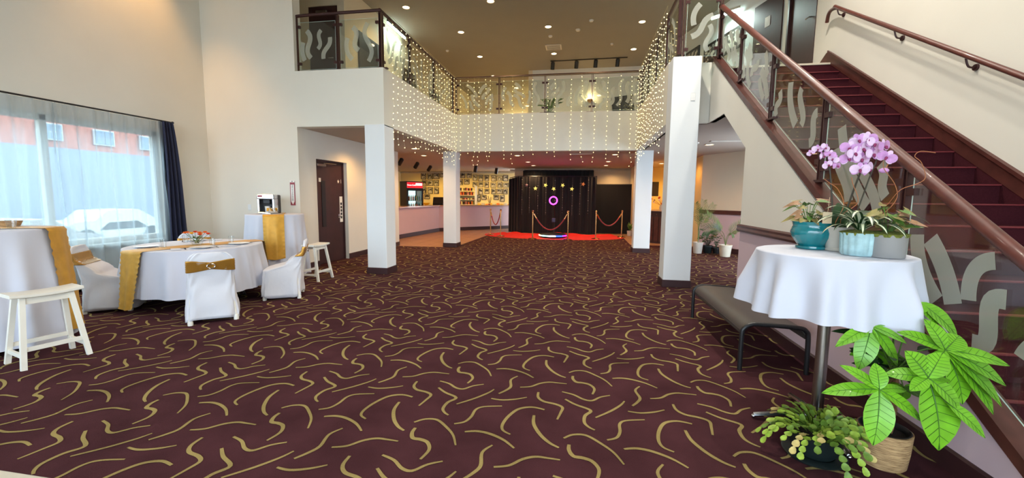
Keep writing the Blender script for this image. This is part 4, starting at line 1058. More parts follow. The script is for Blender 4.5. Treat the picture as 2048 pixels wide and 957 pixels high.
tag(mb.build('foliage', None, M['leafmid'], fix=False), 'green leaves packed inside the glass vase on the dinner table', 'foliage', kind='stuff')
# things at the left bar table
tag(MB().lathe((-5.2, 2.98, BZ + .006), [(.001, .003), (.024, .003), (.036, .075), (.038, .075), (.027, 0), (.001, 0)], 20, caps=False).build('water_glass', None, M['drinkglass'], True), 'small clear tumbler on the bar table at the left edge', 'glass')

tag(MB().lathe((-5.5, 3.14, BZ + .006), [(.001, 0), (.07, 0), (.09, .05), (.085, .05), (.065, .01)], 20, caps=False).build('small_basket', None, M['rope'], True), 'small tan basket on the far side of the bar table at the left edge', 'basket')
tag(MB().lathe((-5.62, 3.02, BZ + .006), [(.001, 0), (.05, 0), (.06, .1), (.03, .2), (.001, .21)], 16).build('gift_bag', None, mat('pink_tissue', (226, 150, 178), .7), True), 'pink tissue wrapped bundle on the bar table at the left edge', 'bundle')
# ------------------------------------------------------------------ leaves helper
def leaf(mb, a, b, w, droop=.0, vein=None, nrm=None, n=7, cup=.15, shape=.9):
    """pointed oval leaf from a to b, folded slightly along its midrib, drooping in the middle"""
    a, b = Vector(a), Vector(b); d = b - a; L = d.length; d.normalize()
    nn = Vector(nrm) if nrm is not None else Vector((0, -.55, .85))
    s_ = d.cross(nn)
    if s_.length < .05: s_ = d.cross(Vector((1, 0, 0)))
    s_.normalize(); u_ = s_.cross(d).normalized()
    o = len(mb.v); V = []; F = []
    for i in range(n + 1):
        t = i / n; ww = w / 2 * (sin(pi * min(.999, t ** shape)) ** .75) if 0 < i < n else w * .02
        c = a + d * L * t + u_ * (droop * L * 4 * t * (1 - t))
        V += [c + s_ * ww + u_ * ww * cup, c, c - s_ * ww + u_ * ww * cup]
    for i in range(n):
        k = i * 3; F += [[k, k + 1, k + 4, k + 3], [k + 1, k + 2, k + 5, k + 4]]
    mb.add(V, F)
    if vein is not None:
        P = [V[i * 3 + 1] + u_ * .0012 for i in range(n + 1)]
        vein.tube(P, [max(.0006, w * .028 * (1 - i / (n + 1))) for i in range(n + 1)], 4)
        for i in range(1, n):
            for q in (0, 2):
                e = V[min(i + 1, n) * 3 + q]; vein.tube([P[i], P[i].lerp(e, .5) + u_ * .0012, P[i].lerp(e, .92) + u_ * .001], w * .007, 3, caps=False)
    return mb

# ------------------------------------------------------------------ money tree in a woven basket, nearest plant on the floor
MT = (1.68, 2.49)
t = thing('money_tree', (MT[0], MT[1], 0), 'money tree with large glossy palmate leaves in a round woven basket by the stairs', 'potted plant')
MB().lathe((MT[0], MT[1], 0), [(.001, 0), (.1, 0), (.106, .01), (.114, .09), (.12, .185), (.121, .2), (.112, .201), (.108, .19)], 40, caps=False, fn=lambda a, z: 1 + .008 * sin(z * 240 + a)).build('basket', t, M['rope'], True)
MB().lathe((MT[0], MT[1], .145), [(.107, .05), (.114, .06), (.109, .062), (.103, .05), (.1, .03), (.001, .028)], 36, caps=False).build('plastic_liner', t, M['black'], True)
MB().lathe((MT[0], MT[1], .175), [(.101, 0), (.06, .008), (.001, .01)], 24).build('soil', t, M['soil'], True)
for k in range(4):
    P = []
    for i in range(15):
        z = .19 + .36 * i / 14; a = i * .5 + k * pi / 2; r = .026 - .004 * sin(i)
        P.append((MT[0] + r * cos(a) - .01 * i / 14, MT[1] + r * sin(a), z))
    MB().tube(P, [.019 - .004 * i / 14 for i in range(15)], 8).build('trunk', t, M['trunk'], True)
MONEY = {"C1": [[1.521, 2.42, 0.789], [[[1.333, 2.37, 0.681], 0.034], [[1.449, 2.37, 0.562], 0.056], [[1.628, 2.37, 0.599], 0.044], [[1.659, 2.37, 0.722], 0.032], [[1.499, 2.48, 0.797], 0.022], [[1.635, 2.48, 0.791], 0.02]]], "C2": [[1.445, 2.2, 0.537], [[[1.298, 2.26, 0.624], 0.037], [[1.453, 2.26, 0.648], 0.044], [[1.228, 2.26, 0.47], 0.042], [[1.41, 2.15, 0.276], 0.069], [[1.605, 2.15, 0.416], 0.042], [[1.601, 2.26, 0.52], 0.027]]], "C3": [[1.643, 2.2, 0.613], [[[1.499, 2.26, 0.593], 0.044], [[1.577, 2.26, 0.72], 0.074], [[1.736, 2.26, 0.722], 0.054], [[1.683, 2.15, 0.284], 0.103], [[1.772, 2.26, 0.598], 0.037], [[1.749, 2.15, 0.491], 0.054], [[1.538, 2.15, 0.562], 0.032]]], "C4": [[1.776, 2.3, 0.723], [[[1.6, 2.36, 0.783], 0.047], [[1.714, 2.36, 0.859], 0.052], [[1.876, 2.36, 0.783], 0.056], [[2.002, 2.25, 0.583], 0.061], [[1.967, 2.25, 0.436], 0.066], [[1.997, 2.25, 0.477], 0.054], [[2.006, 2.25, 0.682], 0.047], [[1.836, 2.25, 0.475], 0.074], [[1.687, 2.25, 0.623], 0.037]]], "C5": [[1.782, 2.5, 0.914], [[[1.723, 2.56, 0.849], 0.056], [[1.847, 2.45, 0.811], 0.054], [[1.941, 2.45, 0.747], 0.064], [[1.738, 2.45, 0.86], 0.044]]], "C6": [[1.723, 2.6, 0.847], [[[1.656, 2.66, 0.775], 0.02], [[1.68, 2.55, 0.783], 0.027], [[1.777, 2.55, 0.792], 0.02]]], "C7": [[1.615, 2.6, 0.689], [[[1.467, 2.66, 0.68], 0.025], [[1.762, 2.66, 0.735], 0.025]]], "C8": [[1.69, 2.15, 0.521], [[[1.817, 2.1, 0.39], 0.044]]]}
crown = Vector((1.645, 2.42, .54))
for key, (c, L) in MONEY.items():
    dark = key == 'C7'
    c = Vector(c)
    m_ = crown.lerp(c, .5) + Vector((0, 0, .06))
    st_ = MB().tube(spline([crown, m_, c], 4), .0035, 5).build('leaf_stalk', t, M['leafmid'], True)
    for tip, w in L:
        tp = Vector(tip); tp.x = min(tp.x, 1.985 + (.0 if tp.z > zst(tp.y) + .02 else -.0)) if tp.z < zst(tp.y) + .1 else tp.x
        mb = MB().use(M['leafdark'] if dark else M['leaf']); v = MB()
        leaf(mb, c, tp, w * 1.85, .06, v, n=9)
        mb.use(M['leafvein']); mb.add(v.v, v.f); mb.build('leaf', t, None, 'all', fix=False)
rng = random.Random(19)
for c in ((1.6, 2.5, .63), (1.74, 2.48, .60), (1.56, 2.48, .73), (1.69, 2.52, .78), (1.70, 2.42, .47)):
    c = Vector(c); MB().tube(spline([crown, crown.lerp(c, .5) + Vector((0, 0, .03)), c], 4), .003, 5).build('leaf_stalk', t, M['leafmid'], True)
    a0 = rng.uniform(0, 6)
    for k in range(6):
        a = a0 + k * 2 * pi / 6; L = rng.uniform(.1, .16); tp = c + Vector((cos(a) * L, sin(a) * L * .6, -.03 - .05 * rng.random())); tp.x = min(tp.x, 1.97)
        mb = MB().use(M['leaf'] if k % 2 else M['leafmid']); v = MB(); leaf(mb, c, tp, .062, .06, v, n=8)
        mb.use(M['leafvein']); mb.add(v.v, v.f); mb.build('leaf', t, None, 'all', fix=False)
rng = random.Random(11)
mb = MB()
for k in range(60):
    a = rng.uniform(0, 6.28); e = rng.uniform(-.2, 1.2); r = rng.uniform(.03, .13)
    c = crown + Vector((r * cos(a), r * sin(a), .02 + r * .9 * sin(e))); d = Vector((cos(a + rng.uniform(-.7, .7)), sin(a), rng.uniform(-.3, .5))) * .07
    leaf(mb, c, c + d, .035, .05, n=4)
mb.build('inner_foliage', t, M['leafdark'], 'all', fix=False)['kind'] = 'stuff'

# ------------------------------------------------------------------ holiday cactus in a dark bowl pot
CP = Vector((1.345, 2.5, 0))
t = thing('holiday_cactus', CP, 'trailing lime green holiday cactus in a low dark pot on the carpet', 'potted plant')
MB().lathe(CP, [(.001, 0), (.15, 0), (.158, .012), (.15, .016), (.1, .014)], 36, caps=False).build('saucer', t, M['darkpot'], True)
MB().lathe(CP, [(.001, .014), (.095, .014), (.12, .05), (.14, .12), (.146, .15), (.138, .15), (.13, .12)], 36, caps=False).build('pot', t, M['darkpot'], True)
MB().lathe(CP + Vector((0, 0, .12)), [(.135, 0), (.07, .015), (.001, .02)], 24).build('soil', t, M['soil'], True)
def segment(mb, c, d, nrm, L, w):
    d = d.normalized(); s_ = d.cross(nrm).normalized(); u_ = s_.cross(d).normalized()
    prof = [(0, .12), (.15, .55), (.3, .8), (.36, .78), (.55, 1.0), (.62, .95), (.8, .9), (.88, .7), (1, .25)]
    V = [c + d * L * t_ + s_ * w / 2 * q + u_ * .002 for t_, q in prof] + [c + d * L * t_ - s_ * w / 2 * q + u_ * .002 for t_, q in reversed(prof)]
    m = len(prof); F = []
    mid = [c + d * L * t_ - u_ * .003 for t_, q in prof]; V += mid
    for i in range(m - 1): F += [[i, i + 1, 2 * m + i + 1, 2 * m + i], [2 * m + i, 2 * m + i + 1, 2 * m - 2 - i, 2 * m - 1 - i]]
    mb.add(V, F)
rng = random.Random(5)
for k in range(86):
    a = 2 * pi * (k * .618) + rng.uniform(-.2, .2); r = .125 * math.sqrt(rng.random()); p = CP + Vector((r * cos(a), r * sin(a), .15)); el = 1.35 - .9 * (r / .125) * rng.uniform(.7, 1.1) + rng.uniform(-.15, .2)
    mb = MB(); n = rng.choice((2, 3, 3, 4, 4)) + (rng.choice((0, 1, 2)) if r > .09 else 0); cm = rng.choice(('cactus', 'cactus', 'cactus2', 'cactus2', 'cactus3' if r > .07 else 'cactus2')); mb.use(M[cm])
    d = Vector((cos(a) * cos(el), sin(a) * cos(el), sin(el)))
    for i in range(n):
        tw = rng.uniform(-.9, .9); nr = Vector((sin(a + tw) * .3 + cos(a) * .5, -cos(a + tw) * .3 + sin(a) * .5 - .3, .6)); L = rng.uniform(.038, .05)
        if i == n - 1 and rng.random() < .35: mb.use(M['cactus3'] if rng.random() < .25 else M['cactus'])
        segment(mb, p, d, nr, L, rng.uniform(.032, .043)); p = p + d * L * .96
        d = (d + Vector((cos(a) * .12, sin(a) * .12, -.42))).normalized()
        if p.z < .05: break
        rr = (p - CP); rr.z = 0
        if rr.length < .15 and p.z < .16: d = (d + Vector((cos(a), sin(a), 0)) * .8).normalized()
    mb.build('cactus_stem', t, None, 'all', fix=False)

# ------------------------------------------------------------------ pots on the cocktail table
z0 = TZ + .003
def pot_profile(mb, c, prof, n=48, fn=None): return mb.lathe(c, prof, n, caps=False, fn=fn)
# teal fluted bowl with caladium-like foliage and a pine cone
c = Vector((1.485, 2.985, z0))
t = thing('teal_planter', c, 'teal glazed bowl planter on a saucer with bronze leaves and brown cones', 'potted plant')
MB().lathe(c, [(.001, 0), (.085, 0), (.09, .008), (.088, .018), (.07, .018)], 40, caps=False).build('saucer', t, M['teal'], True)
c2 = c + Vector((0, 0, .016))
MB().lathe(c2, [(.001, 0), (.07, 0), (.085, .02), (.112, .06), (.12, .09), (.118, .112), (.11, .13), (.113, .15), (.117, .16), (.108, .16), (.1, .14)], 72, caps=False, fn=lambda a, z: 1 + (.014 * abs(sin(9 * a)) * 2.2 if z < .1 else .008 * sin(24 * a))).build('bowl', t, M['teal'], True)
MB().lathe(c2 + Vector((0, 0, .135)), [(.105, 0), (.001, .012)], 24).build('soil', t, M['soil'], True)
def arrow_leaf(mb, a, b, w):
    a, b = Vector(a), Vector(b); d = (b - a); L = d.length; d.normalize(); s_ = d.cross(Vector((0, -.6, .8))).normalized(); u_ = s_.cross(d)
    V = [a - d * L * .0, a - d * L * .25 + s_ * w * .42, a + d * L * .18 + s_ * w * .5, a + d * L * .6 + s_ * w * .26, b, a + d * L * .6 - s_ * w * .26, a + d * L * .18 - s_ * w * .5, a - d * L * .25 - s_ * w * .42, a + d * L * .4 - u_ * w * .1]
    mb.add(V, [[0, 1, 2, 8], [8, 2, 3], [8, 3, 4], [8, 4, 5], [8, 5, 6], [0, 8, 6, 7]])
rng = random.Random(2)
def leafy(t, c, n, rmax, hmin, hmax, cols, seed, lw=.05, bias=(0, 0)):
    rng = random.Random(seed)
    for k in range(n):
        a = k * 2.4 + rng.uniform(-.3, .3); r = rmax * rng.uniform(.35, 1); h = rng.uniform(hmin, hmax)
        p = c + Vector((r * cos(a) + bias[0], r * sin(a) + bias[1], h)); out = Vector((cos(a), sin(a), rng.uniform(-.7, .1))) * rng.uniform(.05, .075)
        mb = MB(); mb.tube(spline([c + Vector((.01 * cos(a), .01 * sin(a), 0)), c.lerp(p, .6) + Vector((0, 0, .02)), p], 3), .0018, 4)
        mb.use(M[cols[k % len(cols)]]) if False else None
        f = mb.build('stalk', t, M['leafmid'], True)
        m2 = MB(); arrow_leaf(m2, p, p + out, lw * rng.uniform(.8, 1.2)); m2.build('leaf', f, M[cols[k % len(cols)]], fix=False)
leafy(t, c2 + Vector((-.03, 0, .14)), 30, .1, .03, .17, ['caladium', 'caladium2', 'caladium', 'leafmid'], 4, .042)
for dx, dy in ((.045, -.03), (.085, 0.0), (.02, -.05)):
    mb = MB(); q = c2 + Vector((dx, dy, .16)); mb.ball(q, .02, 10, 6)
    for j in range(6):
        for i in range(9):
            a = i * .7 + j * .35; zz = -.022 + j * .009; rr = .03 * math.sqrt(max(.05, 1 - (zz / .03) ** 2))
            mb.prism([q + Vector((rr * .5 * cos(a - .2), rr * .5 * sin(a - .2), zz)), q + Vector((rr * .5 * cos(a + .2), rr * .5 * sin(a + .2), zz)), q + Vector((rr * 1.15 * cos(a), rr * 1.15 * sin(a), zz + .008))], (0, 0, .002))
    mb.build('pine_cone', t, M['rib'])
# pale blue fluted pot with spider plant
c = Vector((1.59, 2.695, z0))
t = thing('spider_plant', c, 'pale blue fluted pot with a cream striped spider plant on the white cloth', 'potted plant')
MB().lathe(c, [(.001, 0), (.078, 0), (.084, .012), (.086, .05), (.089, .115), (.092, .13), (.083, .13), (.08, .1)], 84, caps=False, fn=lambda a, z: 1 + .06 * abs(sin(8 * a))).build('fluted_pot', t, M['paleblue'], True)
MB().lathe(c + Vector((0, 0, .115)), [(.088, 0), (.095, .018), (.05, .03), (.001, .03)], 40, caps=False, fn=lambda a, z: 1 + .05 * sin(13 * a)).build('moss', t, M['moss'], True)
rng = random.Random(8)
for k in range(34):
    a = k * 2.4; L = rng.uniform(.2, .36) * (1 if k % 3 else .75); el = rng.uniform(.8, 1.5); d = Vector((cos(a), sin(a), 0)); s_ = Vector((-sin(a), cos(a), 0))
    P = []
    for i in range(10):
        u = i / 9; ang = el - 1.9 * u ** 1.2
        if i == 0: q = c + Vector((0, 0, .14)) + d * .01
        else: q = q + (d * cos(ang) + Vector((0, 0, sin(ang)))) * L / 9
        P.append(q.copy())
    W = [.007 + .012 * sin(pi * min(1, .2 + .8 * i / 9)) for i in range(10)]; W[-1] = .001
    mb = MB(); V = []
    for q, w_ in zip(P, W): V += [q - s_ * w_, q - s_ * w_ * .4 - Vector((0, 0, .002)), q + s_ * w_ * .4 - Vector((0, 0, .002)), q + s_ * w_]
    Fs = [[], []]
    mb.add(V, []); mb.mats = [M['leafdark'], M['spider_w']]
    for i in range(9):
        for j in range(3): mb.f.append([i * 4 + j, i * 4 + j + 1, i * 4 + 5 + j, i * 4 + 4 + j]); mb.mi.append(1 if j == 1 else 0)
    mb.build('leaf', t, None, 'all', fix=False)
# plain grey cylinder pot
c = Vector((1.69, 2.635, z0))
t = thing('grey_planter', c, 'matte grey cylinder pot with moss and bronze pink arrowhead leaves', 'potted plant')
MB().lathe(c, [(.001, 0), (.082, 0), (.085, .004), (.088, .122), (.088, .127), (.082, .127), (.08, .1)], 48, caps=False).build('cylinder_pot', t, M['greypot'], True)
MB().lathe(c + Vector((0, 0, .115)), [(.088, 0), (.094, .018), (.05, .03), (.001, .03)], 40, caps=False, fn=lambda a, z: 1 + .06 * sin(11 * a)).build('moss', t, M['moss'], True)
leafy(t, c + Vector((0, 0, .13)), 34, .1, .015, .17, ['caladium', 'caladium', 'caladium2', 'leafmid'], 9, .045)
# orchids in off-white pots at the back
c = Vector((1.585, 2.9, z0))
t = thing('potted_orchid', c, 'pale tapered pot with two tall lilac orchid sprays and curly orange twigs', 'potted plant')
MB().lathe(c, [(.001, 0), (.06, 0), (.062, .01), (.056, .02), (.07, .1), (.078, .15), (.07, .15), (.065, .12)], 40, caps=False).build('tapered_pot', t, M['whitepot'], True)
MB().lathe(c + Vector((0, 0, .13)), [(.068, 0), (.001, .01)], 24).build('bark', t, M['soil'], True)
for tip, w in (((.16, -.03, .25), .09), ((-.12, .02, .22), .08), ((.1, -.1, .2), .08), ((.02, .06, .3), .09), ((.19, .0, .2), .08)):
    mb = MB(); leaf(mb, c + Vector((0, 0, .14)), c + Vector(tip), w, .12, n=7); mb.build('leaf', t, M['leafdark'], 'all', fix=False)
def orchid_flower(root, p, s, face, tilt, pale):
    """moth orchid: two round side petals, three narrower sepals, magenta lip"""
    R = Matrix.Rotation(face, 3, 'Z') @ Matrix.Rotation(tilt, 3, 'Y')
    mb = MB().use(M['orchidw'] if pale else M['orchid'])
    def petal(a, L, w, off):
        V = [Vector((0, off, 0))]; n = 12
        for i in range(n):
            b = 2 * pi * i / n; x = L * .5 + L * .5 * cos(b); y = w * .5 * sin(b)
            V.append(Vector((x * cos(a) - y * sin(a), off - .006 * s * 20 * (.3 - (x / L - .5) ** 2), x * sin(a) + y * cos(a))))
        V = [p + R @ v for v in V]
        mb.add(V, [[0, 1 + i, 1 + (i + 1) % n] for i in range(n)])
    for a in (pi / 2, pi * 7 / 6, -pi / 6): petal(a, s * .92, s * .62, .004)
    mb.use(M['orchid'] if pale else M['orchidw'])
    for a in (.18, pi - .18): petal(a, s * 1.05, s * 1.1, 0)
    f = mb.build('flower', root, None, 'all', fix=False)
    MB().ball(p + R @ Vector((0, -.01, -.004)), s * .17, 8, 5).ball(p + R @ Vector((0, -.014, -s * .22)), s * .14, 8, 5, (1, .7, 1.3)).build('lip', f, M['orchid2'], True)
def spike(root, pts, r=.0045):
    return MB().tube(spline(pts, 6), r, 6).build('flower_stem', root, M['stemdark'], True)
# scale the photographed sprays to the pot's own distance
def sc(p, y): k = y / p[1]; return Vector((p[0] * k, y, 1.45 + (p[2] - 1.45) * k))
y1 = 2.92
S1 = [sc(p, y1) for p in ([1.6, 3.0, 1.357], [1.59, 3.0, 1.45], [1.564, 3.0, 1.63], [1.53, 3.0, 1.76], [1.44, 3.0, 1.77])]
spike(t, [c + Vector((0, 0, .13))] + S1)
for k, q in enumerate([[1.444, 3.0, 1.755], [1.48, 3.0, 1.778], [1.523, 3.0, 1.786], [1.512, 3.0, 1.735], [1.555, 3.0, 1.745], [1.546, 3.0, 1.678], [1.598, 3.0, 1.672], [1.577, 3.0, 1.715]]):
    orchid_flower(t, sc(q, y1 - .015 * (k % 3) - .02), .031 if k else .024, .2 * ((k * 37) % 7 - 3), .3 * ((k * 17) % 5 - 2), k in (4, 6))
S2 = [sc(p, y1 + .02) for p in ([1.7, 3.05, 1.357], [1.745, 3.05, 1.55], [1.78, 3.05, 1.7], [1.76, 3.05, 1.8], [1.84, 3.05, 1.83])]
spike(t, [c + Vector((.02, .01, .13))] + S2, .006)
S3 = [sc(p, y1 + .02) for p in ([1.76, 3.05, 1.357], [1.822, 3.05, 1.6], [1.85, 3.05, 1.7], [1.87, 3.05, 1.78])]
spike(t, [c + Vector((.03, .0, .13))] + S3)
FL = [[1.741, 3.05, 1.837, 0], [1.79, 3.05, 1.845, 1], [1.829, 3.05, 1.812, 0], [1.888, 3.05, 1.798, 1], [1.69, 3.05, 1.787, 1], [1.766, 3.05, 1.783, 0], [1.827, 3.05, 1.748, 0], [1.908, 3.05, 1.728, 1], [1.69, 3.05, 1.722, 1], [1.764, 3.05, 1.717, 0], [1.806, 3.05, 1.656, 0], [1.762, 3.05, 1.65, 0], [1.86, 3.05, 1.75, 1], [1.72, 3.05, 1.755, 0]]
for k, q in enumerate(FL): orchid_flower(t, sc(q, y1 - .012 * (k % 4) - .01), .05, .16 * ((k * 37) % 7 - 3), .25 * ((k * 17) % 5 - 2), q[3])
b_ = sc([1.9, 3.05, 1.645], y1 - .02); MB().ball(b_, .02, 10, 6, (1.4, 1, .8)).build('bud', t, M['orchid'], True)
MB().tube(spline([S3[-1], S3[-1].lerp(b_, .6) + Vector((.03, 0, 0)), b_], 4), .003, 5).build('bud_stem', t, M['twig'], True)
for P in ([[1.66, 3, 1.36], [1.74, 3.0, 1.44], [1.70, 3.0, 1.56], [1.69, 3.0, 1.60]], [[1.80, 3, 1.33], [1.90, 3, 1.42], [1.97, 3, 1.52], [2.06, 3, 1.56], [2.1, 3, 1.60], [2.07, 3, 1.69], [2.03, 3, 1.73], [2.06, 3, 1.76], [2.14, 3, 1.75]], [[1.84, 3, 1.33], [1.95, 3, 1.45], [1.94, 3, 1.55], [1.87, 3, 1.65], [1.86, 3, 1.70]], [[1.62, 3, 1.3], [1.66, 3, 1.42], [1.62, 3, 1.52], [1.57, 3, 1.56], [1.53, 3, 1.59]]):
    Q = [sc(p, 2.8 if p[0] > 1.95 else 2.88) for p in P]
    MB().tube(spline([c + Vector((.01, 0, .14))] + Q, 5), .0021, 5).build('curly_twig', t, M['twig'], True)
tg = MB().box(sc([1.545, 3, 1.30], 2.79), sc([1.597, 3, 1.375], 2.793))
tg = tg.build('card_tag', t, M['kraft'])
MB().tube([sc([1.571, 3, 1.375], 2.792), sc([1.575, 3, 1.47], 2.88)], .0012, 3).build('string', tg, M['kraft'])
# ------------------------------------------------------------------ bar counter, fridge, shelf rack, framed photos
bc = thing('bar_counter', (-5.5, 16.5, 0), 'long mauve pink bar counter with tan top running back to the framed photos', 'bar counter')
poly = [(-6.12, 12.9), (-5.85, 16.35), (-5.2, 17.05), (-3.3, 18.85)]
def offs(P, d):
    out = []
    for i, p in enumerate(P):
        a = Vector(P[max(i - 1, 0)]); b = Vector(P[min(i + 1, len(P) - 1)]); t_ = (b - a).normalized(); n = Vector((-t_.y, t_.x)); out.append((p[0] + n.x * d, p[1] + n.y * d))
    return out
def slab(P, d0, d1, z0, z1):
    A_ = offs(P, d0); B_ = offs(P, d1); mb = MB()
    for i in range(len(P) - 1):
        q = [A_[i], A_[i + 1], B_[i + 1], B_[i]]; mb.prism([(x, y, z0) for x, y in q], (0, 0, z1 - z0))
    return mb
slab(poly, 0, .12, 0, 1.04).build('front_panel', bc, M['pink'])
slab(poly, -.06, .5, 1.04, 1.08).build('counter_top', bc, M['stone'])
slab(poly, -.02, 0, 0, .14).build('base_board', bc, M['darkbase'])
# fridge
FX, FY = -6.97, 16.2
fr_ = thing('drinks_fridge', (FX, FY, .0), 'tall dark glass door drinks fridge with a lit red header behind the bar', 'fridge')
R = RZ(radians(48)); FC = Vector((FX, FY, 0))
def fb(a, b, bev=0., mb=None):
    m2 = MB().box(a, b, bev=bev); mb = mb or MB(); mb.add([FC + R @ p for p in m2.v], m2.f); return mb
mb = fb((-.36, .3, 0), (.36, .33, 2.04)); fb((-.36, -.3, 0), (-.33, .3, 2.04), mb=mb); fb((.33, -.3, 0), (.36, .3, 2.04), mb=mb); fb((-.36, -.3, 2.0), (.36, .3, 2.04), mb=mb); fb((-.36, -.3, 0), (.36, .3, .3), mb=mb)
mb.build('cabinet', fr_, mat('maroon_fridge_side', (48, 22, 24), .35))
mb = fb((-.36, -.34, .3), (-.29, -.3, 1.72)); fb((.29, -.34, .3), (.36, -.3, 1.72), mb=mb); fb((-.36, -.34, .3), (.36, -.3, .38), mb=mb); fb((-.36, -.34, 1.66), (.36, -.3, 1.76), mb=mb)
d_ = mb.build('door_frame', fr_, M['black']); fb((-.29, -.325, .38), (.29, -.32, 1.66)).build('door_glass', fr_, M['glass'])
hd = fb((-.33, -.34, 1.77), (.34, -.3, 2.0)).build('lit_header', fr_, emit('fridge_header_glow', (196, 44, 48), .9))
fb((-.31, -.346, 1.79), (.0, -.34, 1.98)).build('red_field', hd, emit('fridge_header_red', (206, 20, 30), .9))
fb((.03, -.346, 1.87), (.31, -.34, 1.97)).build('bright_strip', hd, emit('fridge_header_bright', (255, 220, 205), 1.1))
tx = text('script_lettering', 'Coca-Cola', .085, FC + R @ Vector((-.155, -.35, 1.885)), (radians(90), 0, radians(48)), emit('white_lettering', (255, 250, 245), 1.5), hd, .001)
fb((-.3, .27, .35), (.3, .28, 1.7)).build('light_panel', fr_, emit('fridge_inside_glow', (190, 235, 240), 1.5))
for k, z in enumerate((.62, .94, 1.26, 1.52)):
    if k < 3: fb((-.32, -.25, z - .012), (.32, .26, z)).build('wire_shelf', fr_, M['chrome'])
cols = [('red', (190, 30, 30)), ('dark brown', (50, 26, 20)), ('green', (40, 120, 60)), ('clear blue', (120, 170, 200)), ('red', (190, 30, 30)), ('orange', (226, 120, 30)), ('white', (225, 225, 225))]
cm_ = {n: mat('bottle_' + n.replace(' ', '_'), c, .25, coat=.4) for n, c in cols}
for k, z in enumerate((.62, .94, 1.26)):
    for j in range(7):
        n, c = cols[(j + 2 * k) % 7]; p = FC + R @ Vector((-.26 + j * .086, -.15, z + .001))
        o = MB().lathe(p, [(.001, 0), (.032, 0), (.034, .02), (.033, .14), (.014, .19), (.014, .22), (.001, .22)], 12, caps=False).build('drink_bottle', None, cm_[n], True)
        tag(o, '%s drink bottle, %s from the left on the %s shelf of the fridge' % (n, ORD[j], ('lower', 'middle', 'upper')[k]), 'bottle', 'bottles in the fridge')
# shelf rack with boxes
rk = thing('shelf_rack', (-5.72, 20.2, .9), 'white shelf rack packed with small coloured boxes against the yellow bar wall', 'shelf')
mb = MB(); mb.box((-6.28, 20.02, .95), (-6.25, 20.4, 1.98)); mb.box((-5.3, 20.02, .95), (-5.27, 20.4, 1.98)); mb.build('side_panel', rk, M['white_paint'])
SH = [1.06, 1.3, 1.52, 1.74]
for z in SH + [.97]: MB().box((-6.25, 20.02, z - .02), (-5.3, 20.4, z)).build('shelf_board', rk, M['white_paint'])
MB().box((-6.5, 19.95, 0), (-3.3, 20.45, .95)).build('back_counter', None, M['white_paint']); 
bpy.data.objects['back_counter'].name = 'back_counter'; tag(bpy.data.objects['back_counter'], 'low white back counter along the yellow bar wall under the photos', 'counter')
bcl = [('dark red', (120, 30, 34)), ('brown', (90, 54, 40)), ('cream', (226, 206, 160)), ('orange', (214, 110, 40)), ('pink', (206, 130, 130)), ('olive', (128, 116, 60)), ('black', (34, 28, 28))]
bm2 = {n: clear_wrap('box_' + n.replace(' ', '_'), c) for n, c in bcl}
rng = random.Random(12)
for k, z in enumerate(SH):
    x = -6.22; j = 0
    while x < -5.36:
        w_ = rng.uniform(.055, .085); h_ = rng.uniform(.12, .17) if k != 1 else rng.uniform(.06, .09); n, c = bcl[(j * 3 + k * 2 + rng.randrange(2)) % 7]
        o = MB().box((x, 20.06, z + .001), (x + w_ - .01, 20.2, z + h_), bev=.004).build('snack_box', None, bm2[n])
        tag(o, '%s snack box, %s from the left on the %s shelf of the white rack' % (n, ORD[j], ('bottom', 'second', 'third', 'top')[k]), 'box', 'snack boxes on the rack')
        x += w_ + .004; j += 1
# small items on the back counter right of the rack
for k in range(9):
    x = -5.15 + k * .19; n = ('yellow', 'cream', 'orange')[k % 3]; mm = {'yellow': M['yellowfl'], 'cream': M['cream'], 'orange': M['orangefl']}[n]
    tag(MB().box((x, 20.05, .951), (x + .13, 20.2, 1.1 + .04 * (k % 2)), bev=.01).build('snack_packet', None, mm), '%s snack packet, %s from the left on the back counter below the photos' % (n, ORD[k]), 'packet', 'snack packets on the back counter')
# branch ornament
b_ = MB()
for k in range(7):
    a = k * .9; b_.tube(spline([(-4.55, 20.1, .96), (-4.56 + .05 * cos(a), 20.1 + .03 * sin(a), 1.2), (-4.6 + .16 * cos(a), 20.1 + .06 * sin(a), 1.42 + .04 * (k % 3))], 4), .008, 5)
t = thing('dried_branches', (-4.55, 20.1, .951), 'dark dried branches in a small red pot below the photos', 'ornament'); b_.build('branches', t, M['rib']); MB().lathe((-4.55, 20.1, .951), [(.001, 0), (.06, 0), (.08, .16), (.07, .16)], 16, caps=False).build('pot', t, M['redsign'], True)
# till on the bar
tl = thing('cash_register', (-5.95, 17.25, 1.08), 'black till screen and printer on the bar counter near the fridge', 'till')
c = Vector((-6.02, 16.8, 1.081)); MB().box(c + Vector((-.22, -.12, 0)), c + Vector((.22, .12, .08)), bev=.01).build('base', tl, M['black']); MB().box(c + Vector((-.24, -.02, .06)), c + Vector((.24, .02, .33)), rot=RX(-.25), bev=.01).build('screen', tl, M['black'])
tag(MB().lathe((-6.25, 16.0, 1.081), [(.001, 0), (.06, 0), (.13, .07), (.14, .1), (.13, .1), (.11, .06)], 24, caps=False).build('fruit_bowl', None, M['yellowfl'], True), 'yellow bowl on the bar counter beside the fridge', 'bowl')
tag(MB().box((-5.7, 16.9, 1.081), (-5.55, 17.0, 1.26), bev=.01).build('card_holder', None, M['pink']), 'small pink card holder on the bar counter behind the pillar', 'card holder')
